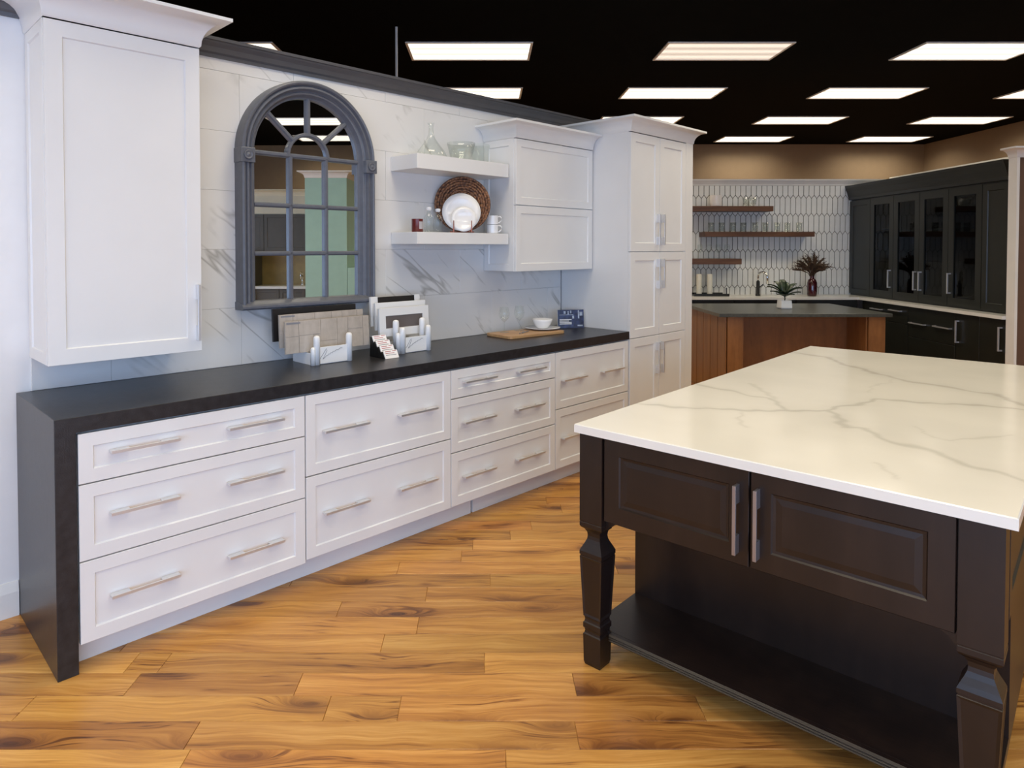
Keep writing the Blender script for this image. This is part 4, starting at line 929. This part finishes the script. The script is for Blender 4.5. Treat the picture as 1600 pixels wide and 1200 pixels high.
# brown display island with potted plant
bi = thing('island', 'brown wooden display island with dark grey top by the far kitchen', 'island', (0, 0, 0))
B(2.15, 3.745, 6.21, 7.37, 0.868, 0.900).obj('stone_top', 'grey_stone', bi, bev=0.003)['label'] = 'dark grey stone top'
B(2.235, 3.70, 6.60, 7.33, 0.0, 0.8675).obj('carcass', 'red_wood', bi)
B(2.24, 2.372, 6.255, 6.5995, 0.0, 0.8675).obj('post', 'amber_wood', bi); B(3.55, 3.705, 6.255, 6.5995, 0.0, 0.8675).obj('post', 'amber_wood', bi)
B(2.376, 2.392, 6.27, 6.5995, 0.0, 0.8675).obj('post_trim', 'amber_wood', bi); B(3.532, 3.546, 6.27, 6.5995, 0.0, 0.8675).obj('post_trim', 'amber_wood', bi)
for i in range(5):
    y0 = 6.26 + 0.212 * i; B(2.222, 2.2345, y0 + 0.004, y0 + 0.208, 0.02, 0.8675).obj('board', 'amber_wood', bi, bev=0.003)
B(2.208, 2.2215, 6.25, 7.33, 0.0, 0.07).obj('base_trim', 'amber_wood', bi)
pp = thing('potted_plant', 'leafy plant in a white square pot on the brown island', 'plant', (2.98, 6.74, 0.9005))
MB().square_loft([(0.048, 0.0), (0.055, 0.012), (0.050, 0.085), (0.046, 0.085), (0.045, 0.07)]).obj('pot', 'white_ceramic', pp, bev=0.002)
MB().tube([(0, 0, 0.06), (0.005, 0, 0.10), (0.0, 0, 0.14)], 0.006, 6).obj('stem', 'leaf_green', pp)
for i, (az, ln, rise) in enumerate([(0, .175, .09), (18, .15, .13), (160, .16, .10), (180, .17, .125), (198, .175, .06), (-20, .15, .05), (60, .12, .14), (118, .13, .15), (-70, .13, .03), (-112, .14, .06), (90, .07, .17), (-40, .15, .10), (215, .13, .03)]):
    a = math.radians(az); d = Vector((math.cos(a), math.sin(a), 0)); sd = Vector((-math.sin(a), math.cos(a), 0)); V_ = []; F_ = []
    for q in range(7):
        u = q / 6; wd = 0.036 * math.sin(PI * min(1, u * 0.95 + 0.03)) ** 0.9; c = Vector((0, 0, 0.115)) + d * (ln * u) + Vector((0, 0, rise * (2.1 * u - 1.15 * u * u)))
        V_ += [c - sd * wd + Vector((0, 0, 0.010)), c, c + sd * wd + Vector((0, 0, 0.010))]
    for q in range(6):
        for k in (0, 1): F_.append((3 * q + k, 3 * q + k + 1, 3 * q + 4 + k, 3 * q + 3 + k))
    lf = MB().add(V_, F_).obj('leaf', 'leaf_green', pp, smooth=True); sm = lf.modifiers.new('thick', 'SOLIDIFY'); sm.thickness = 0.002

# ------------------------------------------------------------------ display units right of the island (seen in the arched mirror)
tl = thing('tall_cabinet', 'pale teal tall cabinet with cream crown reflected in the arched mirror', 'cabinet', (4.38, 2.16, 0))
B(0.02, 0.60, 0.0, 0.56, 0.0, 2.44).obj('carcass', 'teal_paint', tl); dark_front_x('side_panel', tl, 0.0, 0.0, 0.56, 0.0, 2.44, mat='teal_paint')
MB().sweep([(0.60, 0.56), (0.0, 0.56), (0.0, 0.0), (0.60, 0.0)], crown_white(2.44, 0.09, 0.085)).obj('crown', 'white_trim', tl, auto=40)
B(0.0, 0.60, 0.0, 0.56, 2.515, 2.53).obj('top_board', 'white_trim', tl)
tag(B(4.38, 4.98, 2.725, 3.30, 0.0, 1.24).obj('low_cabinet', 'teal_paint', bev=0.003), 'lower pale teal cabinet beside the teal tall one, seen in the mirror', 'cabinet')
cc = thing('wall_cabinet', 'cream wall cabinet with dark doors reflected in the left mirror panes', 'cabinet', (5.86, 0.30, 0))
B(0.022, 0.40, 0.0, 1.60, 1.46, 2.32).obj('carcass', 'cream_cabinet', cc)
for i in range(4): dark_front_x('door', cc, 0.0, 0.003 + 0.4 * i, 0.397 + 0.4 * i, 1.46, 2.03, [(0, .002), (.002, 0), (.05, 0), (.054, .008)], 'grey_green')
dark_front_x('valance', cc, 0.0, 0.003, 1.597, 2.04, 2.32, [(0, .002), (.002, 0)], 'cream_cabinet')
MB().sweep([(0.40, 1.60), (0.0, 1.60), (0.0, 0.0), (0.40, 0.0)], crown_white(2.32, 0.09, 0.085)).obj('crown', 'cream_cabinet', cc, auto=40)
tag(B(6.262, 6.36, -0.2, 3.4, 0, 2.32).obj('wall_right_inner', 'tan_wall'), kind='structure')
tag(B(6.252, 6.2615, 0.3, 2.1, 0.915, 1.455).obj('trim_9', 'yellow_tile'), kind='structure')
tag(B(5.72, 6.25, 0.95, 2.2, 0.875, 0.914).obj('countertop', 'white_quartz_counter'), 'pale counter with a faucet seen in the mirror', 'countertop')
b2 = thing('base_cabinet', 'grey-green base cabinet below the reflected pale counter', 'cabinet', (5.76, 0.96, 0)); B(0.022, 0.48, 0, 1.22, 0.0, 0.874).obj('carcass', 'grey_green', b2)
for i in range(3): dark_front_x('door', b2, 0.0, 0.003 + 0.406 * i, 0.403 + 0.406 * i, 0.1, 0.868, [(0, .002), (.002, 0), (.05, 0), (.054, .008)], 'grey_green')
t2 = thing('tall_cabinet', 'grey-green tall cabinet at the left of the mirror reflection', 'cabinet', (5.62, 0.30, 0)); B(0.022, 0.62, 0, 0.64, 0, 1.455).obj('carcass', 'grey_green', t2); dark_front_x('door', t2, 0, 0.003, 0.637, 0.05, 1.45, [(0, .002), (.002, 0), (.05, 0), (.054, .008)], 'grey_green')
f2 = thing('faucet', 'curved chrome faucet on the reflected pale counter', 'faucet', (6.0, 1.66, 0.9145))
MB().tube([(0, 0, 0), (0, 0, 0.16)] + [(-0.05 * (1 - math.cos(a)), 0, 0.16 + 0.05 * math.sin(a)) for a in [PI * i / 8 for i in range(9)]] + [(-0.10, 0, 0.11)], 0.012, 10).obj('spout', 'chrome', f2, smooth=True)
MB().lathe([(0.028, 0), (0.026, 0.02), (0.016, 0.03)], 16).obj('base', 'chrome', f2, smooth=True)
